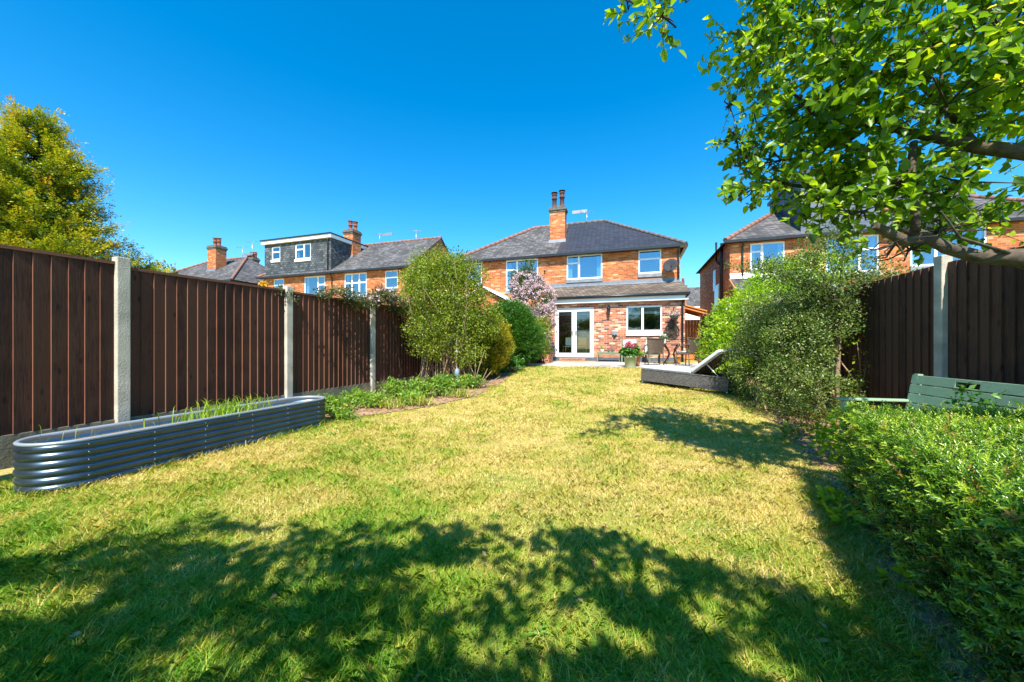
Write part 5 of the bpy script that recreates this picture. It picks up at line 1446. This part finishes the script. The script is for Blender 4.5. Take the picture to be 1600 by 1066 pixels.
# ------------------------------------------------------------------ apple tree, upper right
def apple():
    base = Vector((4.55, 2.0, g(4.5, 2.0)))
    t = empty('apple_tree', base, 0, 'leafy apple tree reaching in from the upper right corner', 'tree')
    W = lambda px, py, Y: at(px, py, Y)-base
    tr = MB()
    fork = W(1790, 470, 2.05); fork2 = W(1800, 300, 2.05)
    tr.tube([(0, 0, -.1), (-.02, 0, .5), (-.10, 0, 1.0), fork, W(1805, 380, 2.05), fork2], [.17, .14, .13, .125, .11, .10], 12)
    tr.tube([fork2, W(1830, 120, 2.0), W(1800, -120, 2.1), W(1700, -300, 2.3)], [.09, .075, .05, .02], 10)
    # limb A low
    tr.tube([fork, W(1680, 425, 2.1), W(1590, 402, 2.2), W(1530, 402, 2.25), W(1480, 388, 2.3), W(1450, 372, 2.35), W(1418, 358, 2.4)], [.10, .075, .052, .040, .036, .033, .028], 12)
    tr.tube([W(1450, 372, 2.35), W(1415, 378, 2.4), W(1385, 362, 2.42), W(1366, 352, 2.4)], [.036, .036, .030, .022], 10)
    tr.tube([W(1432, 362, 2.35), W(1428, 310, 2.38), W(1424, 260, 2.4), W(1428, 222, 2.42)], [.022, .024, .024, .02], 9)
    # limb B
    tr.tube([fork2, W(1680, 245, 2.1), W(1600, 238, 2.2), W(1530, 230, 2.3), W(1462, 214, 2.4), W(1410, 205, 2.5), W(1372, 188, 2.6)], [.08, .06, .044, .040, .034, .026, .02], 10)
    tr.tube([W(1372, 188, 2.6), W(1345, 140, 2.55), W(1322, 100, 2.5), W(1300, 62, 2.5), W(1290, -40, 2.5)], [.016, .014, .012, .010, .005], 8)
    tr.tube([W(1410, 205, 2.5), W(1330, 195, 2.65), W(1270, 178, 2.8), W(1215, 120, 2.85), W(1165, 60, 2.9)], [.018, .014, .011, .008, .004], 7)
    tr.tube([W(1372, 188, 2.6), W(1300, 240, 2.8), W(1230, 250, 2.9), W(1170, 225, 2.95)], [.014, .010, .007, .003], 6)
    tr.tube([W(1424, 275, 2.4), W(1360, 298, 2.6), W(1310, 297, 2.8), W(1240, 290, 2.95), W(1180, 275, 3.0), W(1145, 255, 3.0)], [.018, .022, .022, .013, .008, .003], 8)
    tr.tube([W(1300, 297, 2.8), W(1270, 255, 2.85), W(1235, 205, 2.9), W(1190, 160, 2.9)], [.008, .007, .005, .003], 6)
    tr.tube([W(1465, 214, 2.4), W(1468, 150, 2.4), W(1475, 70, 2.35), W(1470, -60, 2.35)], [.012, .010, .008, .004], 7)
    tr.tube([W(1180, 275, 3.0), W(1155, 210, 3.0), W(1140, 165, 3.0), W(1136, 148, 3.0)], [.007, .005, .003, .002], 5)
    tr.tube([W(1530, 230, 2.3), W(1400, 90, 2.9), W(1270, -30, 3.1), W(1050, -70, 2.7), W(1000, -10, 2.5)], [.02, .016, .012, .007, .003], 7)
    tr.tube([W(1590, 400, 2.2), W(1500, 372, 2.1), W(1470, 330, 2.0)], [.012, .008, .004], 6)
    blobs = [(1190, 60, 2.9, .36, .35, .34), (1265, 30, 2.8, .42, .4, .36), (1340, 110, 2.5, .46, .45, .40), (1450, 60, 2.3, .50, .45, .40), (1570, 60, 2.2, .5, .45, .42), (1640, 180, 2.2, .4, .45, .35),
             (1260, 160, 2.75, .36, .35, .30), (1360, 230, 2.55, .36, .4, .26), (1480, 165, 2.25, .42, .4, .26), (1500, 285, 2.3, .2, .3, .12), (1220, 250, 2.9, .32, .3, .20), (1290, 300, 2.7, .25, .3, .13),
             (1420, 290, 2.4, .3, .3, .22), (1350, 330, 2.45, .26, .25, .12), (1470, 360, 2.3, .2, .25, .12), (1400, 380, 2.3, .2, .2, .09), (1650, 300, 2.2, .2, .35, .15),
             (1180, 290, 2.95, .22, .2, .12), (1150, 215, 3.0, .1, .1, .22), (1175, 165, 2.95, .2, .2, .2), (1140, 165, 3.0, .04, .04, .12),
             (1250, -90, 2.8, .5, .4, .3), (1450, -90, 2.4, .6, .5, .3), (1650, -60, 2.2, .5, .5, .3), (1075, -25, 2.6, .2, .2, .14), (1035, 25, 2.5, .12, .12, .14), (980, 0, 2.45, .07, .1, .08), (1330, 275, 2.8, .3, .25, .16), (1400, 325, 2.75, .3, .2, .16), (1310, 330, 2.8, .16, .2, .10), (1450, 340, 2.7, .22, .2, .14), (1420, 390, 2.6, .22, .2, .08), (1120, -70, 2.7, .35, .3, .15), (1545, 200, 2.9, .5, .3, .35), (1500, 350, 2.9, .4, .3, .15)]
    B = [tuple(W(px, py, Y))+(rx, ry, rz) for (px, py, Y, rx, ry, rz) in blobs]
    C, U, r, ctr = blob_clumps(B, 1230, .3)
    Wd = C+np.array(base)
    # thin where the photograph shows sky between the limbs
    wp = C+np.array(base)
    qx = wp[:, 0]/wp[:, 1]*570+800; qy = 540-(wp[:, 2]-CAM_H)/wp[:, 1]*570
    limbB = np.interp(qx, [1372, 1462, 1530, 1600, 1700], [188, 214, 230, 238, 245])
    limbA = np.interp(qx, [1366, 1418, 1480, 1530, 1590, 1700], [352, 362, 385, 400, 402, 425])
    keep = ~((np.abs(qy-limbB) < 34) & (qx > 1385) & (wp[:, 1] < 2.55) & (rng.random(len(C)) < .85))
    keep &= ~((np.abs(qy-limbA) < 30) & (qx > 1366) & (wp[:, 1] < 2.5) & (rng.random(len(C)) < .9))
    keep &= ~((qx > 1500) & (qy > 255) & (qy < 375) & (rng.random(len(C)) < .6))
    keep &= ~((qy > 375) & (qx > 1250) & (rng.random(len(C)) < .5))
    C = C[keep]; U = U[keep]; n = len(C)
    per = 11
    ct = rng.random(n)
    SD = norm(U*.5+rng.normal(size=(n, 3))*.7+np.array([-.25, 0, .15])); SL = .12+.14*rng.random(n)
    s = np.tile((np.arange(per)+.3)/per, (n, 1))
    A = C[:, None]+SD[:, None]*(s*SL[:, None])[..., None]
    LD = SD[:, None]*.35 + rng.normal(size=A.shape)*.75 + np.array([0, 0, -.12])
    LN = np.array([-.1, -.55, .8])+rng.normal(size=A.shape)*.75
    LL = (.028+.044*rng.random((n, per)))*np.clip(1.25-.28*(A[..., 1]-.1)/1.0+.18, .75, 1.25)
    tt = np.clip(.34*ct[:, None]+.60*rng.random((n, per))-.03, 0, 1)
    leaves('foliage', A.reshape(-1, 3), LD.reshape(-1, 3), LN.reshape(-1, 3), LL.ravel(), LL.ravel()*(.5+.2*rng.random(LL.size)), tt.ravel(), M['l_apple'], t, 'leaf', .32)
    # long outer sprigs breaking the outline on the garden side
    ne = 90; k = rng.choice(n, ne, p=(lambda q: q/q.sum())(np.where(C[:, 0] < np.median(C[:, 0]), 1., .25)))
    ED = norm(U[k]*.6+np.array([-.25, -.05, .05])+rng.normal(size=(ne, 3))*.55); EL = .16+.16*rng.random(ne)
    s2 = np.tile((np.arange(13)+.5)/13, (ne, 1))
    A2 = C[k][:, None]+ED[:, None]*(s2*EL[:, None])[..., None]
    A2[..., 2] -= (s2**2*EL[:, None])*.15
    leaves('outer_foliage', A2.reshape(-1, 3), (ED[:, None]*.5+rng.normal(size=A2.shape)*.7).reshape(-1, 3), (np.array([-.1, -.6, .8])+rng.normal(size=A2.shape)*.6).reshape(-1, 3),
           (.055-.03*s2).ravel(), (.055-.03*s2).ravel()*.6, rng.random(A2.size//3), M['l_apple'], t, 'leaf', .2)
    for i in range(ne):
        a = Vector(C[k[i]]); L_ = EL[i]; e = a+Vector(ED[i])*L_-Vector((0, 0, .15*L_)); tr.tube([a, a.lerp(e, .5)+Vector((0, 0, .03*L_)), e], [.003, .0022, .0012], 4, cap=False)
    # twigs: every shoot and its link back to the middle of its bough
    for i in range(n):
        a = Vector(C[i]); e = a+Vector(SD[i])*SL[i]
        tr.tube([a, e], [.0035, .0015], 4, cap=False)
    tr.build('trunk', M['bark'], t)
    tw = MB()
    for (px, py, Y, rx, ry, rz), bb in zip(blobs, B):
        c0 = Vector(bb[:3])
        for k in range(9):
            q = c0+Vector((random.gauss(0, rx*.45), random.gauss(0, ry*.45), random.gauss(0, rz*.45)))
            m1 = c0.lerp(q, .5)+Vector((random.gauss(0, .03), random.gauss(0, .03), random.gauss(0, .03)))
            tw.tube([c0, m1, q], [.007, .005, .002], 5, cap=False)
    tw.build('twigs', M['bark_dark'], t)
    # small fruit
    fr = MB()
    for i in rng.choice(n, 16, replace=False):
        fr.lathe([(.002, -.016), (.013, -.01), (.017, 0), (.013, .011), (.002, .014)], 8, M=Matrix.Translation(Vector(C[i])-Vector((0, 0, .03))))
    fr.build('fruit', mat('young_apple', (.30, .16, .08), .4), t)
apple()

# ------------------------------------------------------------------ trees behind the camera whose shade falls on the lawn
EDGE_X = [-6, -4, -2.6, -1.9, -1.34, -.7, .13, .67, .85, 1.1, 1.63, 1.9, 2.3]  # far edge of the lawn shade that the crowns are trimmed to
EDGE_Y = [2.7, 2.95, 3.0, 2.6, 2.55, 2.72, 2.50, 2.60, 2.34, 2.15, 1.9, 1.35, .6]
SUN_PATCHES = [(-.26, 1.98, .17, .15), (-.55, 2.10, .10, .05), (.14, 1.62, .15, .09), (-.14, 1.54, .12, .06), (.36, 1.70, .07, .10), (.50, 1.60, .06, .07), (-.5, 1.46, .10, .06), (-2.45, 1.83, .38, .09), (-1.83, 2.43, .34, .07),  # sunlit patches wanted on the lawn, cut out of the crowns
        (.2, 2.2, .10, .07), (-.12, 2.32, .07, .04), (.9, 1.72, .05, .09), (-.75, 2.45, .12, .05), (-3.0, 2.3, .2, .06), (1.0, 1.45, .12, .06), (.72, 1.98, .08, .05), (.1, 1.45, .1, .04), (-.35, 1.74, .06, .05), (-1.3, 1.5, .14, .05)]
def trim_shade(base):
    """drop leaves so the unseen crown casts the set shade edge and sun patches"""
    def f(P):
        W_ = P + np.array(base); t = W_[:, 2]/sdir.z
        lx = W_[:, 0]-sdir.x*t; ly = W_[:, 1]-sdir.y*t
        k = ly < np.interp(lx, EDGE_X, EDGE_Y) + .22*(vnoise(lx, ly, 4.5, 91)-.5) + .1*(vnoise(lx, ly, 13, 92)-.5)
        for (gx, gy, a, b) in SUN_PATCHES:
            k &= (((lx-gx)/a)**2 + ((ly-gy)/b)**2) > .9+1.4*vnoise(lx, ly, 16, 93)
        return k
    return f
def shade_tree(base, label, blobs, n, seed, tops=((0, 0, 3.2),)):
    t = empty('orchard_tree', base, 0, label, 'tree', 'orchard trees standing behind the camera')
    o, C = crown('crown', blobs, n, 14, .085, .085, .055, M['l_shade'], t, 'leaf', shell=.15, jit=1, lmask=trim_shade(base))
    branches('trunk', (0, 0, 0), C[C[:, 1] < .7], 22, .06, .006, M['bark'], t, spread=.03)
shade_tree((-2.6, -1.9, 0), 'leafy fruit tree whose shade covers the near left lawn',
           [(-1.2, .9, 3.1, 1.2, .9, .55), (-.1, 1.2, 3.2, 1.0, .85, .5), (.9, 1.35, 3.3, .9, .8, .5), (1.7, 1.5, 3.35, .55, .6, .35), (-2.3, .6, 3.2, 1.0, .9, .5), (0, .2, 3.6, 1.8, .9, .6), (1.6, .3, 3.3, .8, .7, .5), (-1.3, -.3, 3.4, 1.6, .9, .6)], 1050, 1)
shade_tree((1.2, -1.6, 0), 'leafy fruit tree whose dappled shade covers the near middle lawn',
           [(-.9, 1.4, 3.1, .7, .55, .4), (-.1, 1.35, 3.2, .7, .6, .4), (.35, 1.0, 3.1, .5, .6, .35), (-.6, .4, 3.2, .8, .6, .45), (.3, .3, 3.2, .7, .6, .4), (-.3, -.2, 3.7, .8, .8, .5), (-1.5, .5, 3.2, .9, .7, .4), (-1.1, -.1, 3.3, .9, .6, .4), (-.4, -.3, 3.1, .7, .5, .3)], 640, 2)

# litter of dry leaves and clippings along the right bed, and dead thatch at the lawn edges
n = 9000
x = rng.uniform(1.5, 5.6, n); y = rng.uniform(1.0, 8.5, n)
k = rightbed(x, y) & (x < np.interp(y, [1, 3.2, 5, 8.5], [2.3, 3.6, 4.9, 6.0])); x = x[k]; y = y[k]; n = len(x)
P = np.stack([x, y, gnp(x, y)+.012+.012*rng.random(n)], 1); D = rng.normal(size=(n, 3)); D[:, 2] *= .3
o = leaves('leaf_litter', P, D, np.tile([0, 0, 1.], (n, 1))+rng.normal(size=(n, 3))*.4, .02+.03*rng.random(n), .008+.012*rng.random(n), rng.random(n), M['l_brown'], None)
tag(o, 'dry brown leaf litter and clippings on the soil below the hedge and shrubs', 'leaf litter', kind='stuff')
n = 5000
x = rng.uniform(-4.4, .6, n); y = rng.uniform(5.7, 12.5, n); k = leftbed(x, y); x = x[k]; y = y[k]; n = len(x)
P = np.stack([x, y, gnp(x, y)+.018+.012*rng.random(n)], 1); D = rng.normal(size=(n, 3)); D[:, 2] *= .3
o = leaves('bark_mulch', P, D, np.tile([0, 0, 1.], (n, 1))+rng.normal(size=(n, 3))*.4, .03+.04*rng.random(n), .014+.014*rng.random(n), rng.random(n), M['l_mulch'], None)
tag(o, 'pinkish brown bark mulch scattered over the left border', 'mulch', kind='stuff')
for i in range(9):
    x_, y_ = rng.uniform(-2.0, 1.3), rng.uniform(1.5, 3.4)
    C_ = rng.normal(size=(9, 3))*np.array([.012, .012, 0])+np.array([0, 0, .012])
    th = np.arange(9)*.7+rng.random(9)*.4
    D = np.stack([np.cos(th), np.sin(th), .25+.3*rng.random(9)], 1)
    t = empty('lawn_weed', (x_, y_, g(x_, y_)), 0, 'small flat rosette of broad leaved weed growing in the near lawn', 'weed', 'weeds growing in the near lawn')
    leaves('leaves', C_, D, np.tile([0, 0, 1.], (9, 1)), .035+.03*rng.random(9), .014, rng.random(9)*.7, M['l_weed'], t, 'leaf', .3)
# fallen leaves on the lawn
n = 60
x = rng.uniform(-2.5, 2.2, n); y = rng.uniform(1.4, 4.0, n)
P = np.stack([x, y, gnp(x, y)+.025], 1)
D = rng.normal(size=(n, 3)); D[:, 2] *= .25
o = leaves('fallen_leaves', P, D, np.tile([0, 0, 1.], (n, 1))+rng.normal(size=(n, 3))*.3, .035+.025*rng.random(n), .022, rng.random(n), M['l_brown'], None, 'leaf')
tag(o, 'scattered dry brown leaves lying on the near lawn', 'fallen leaves', kind='stuff')
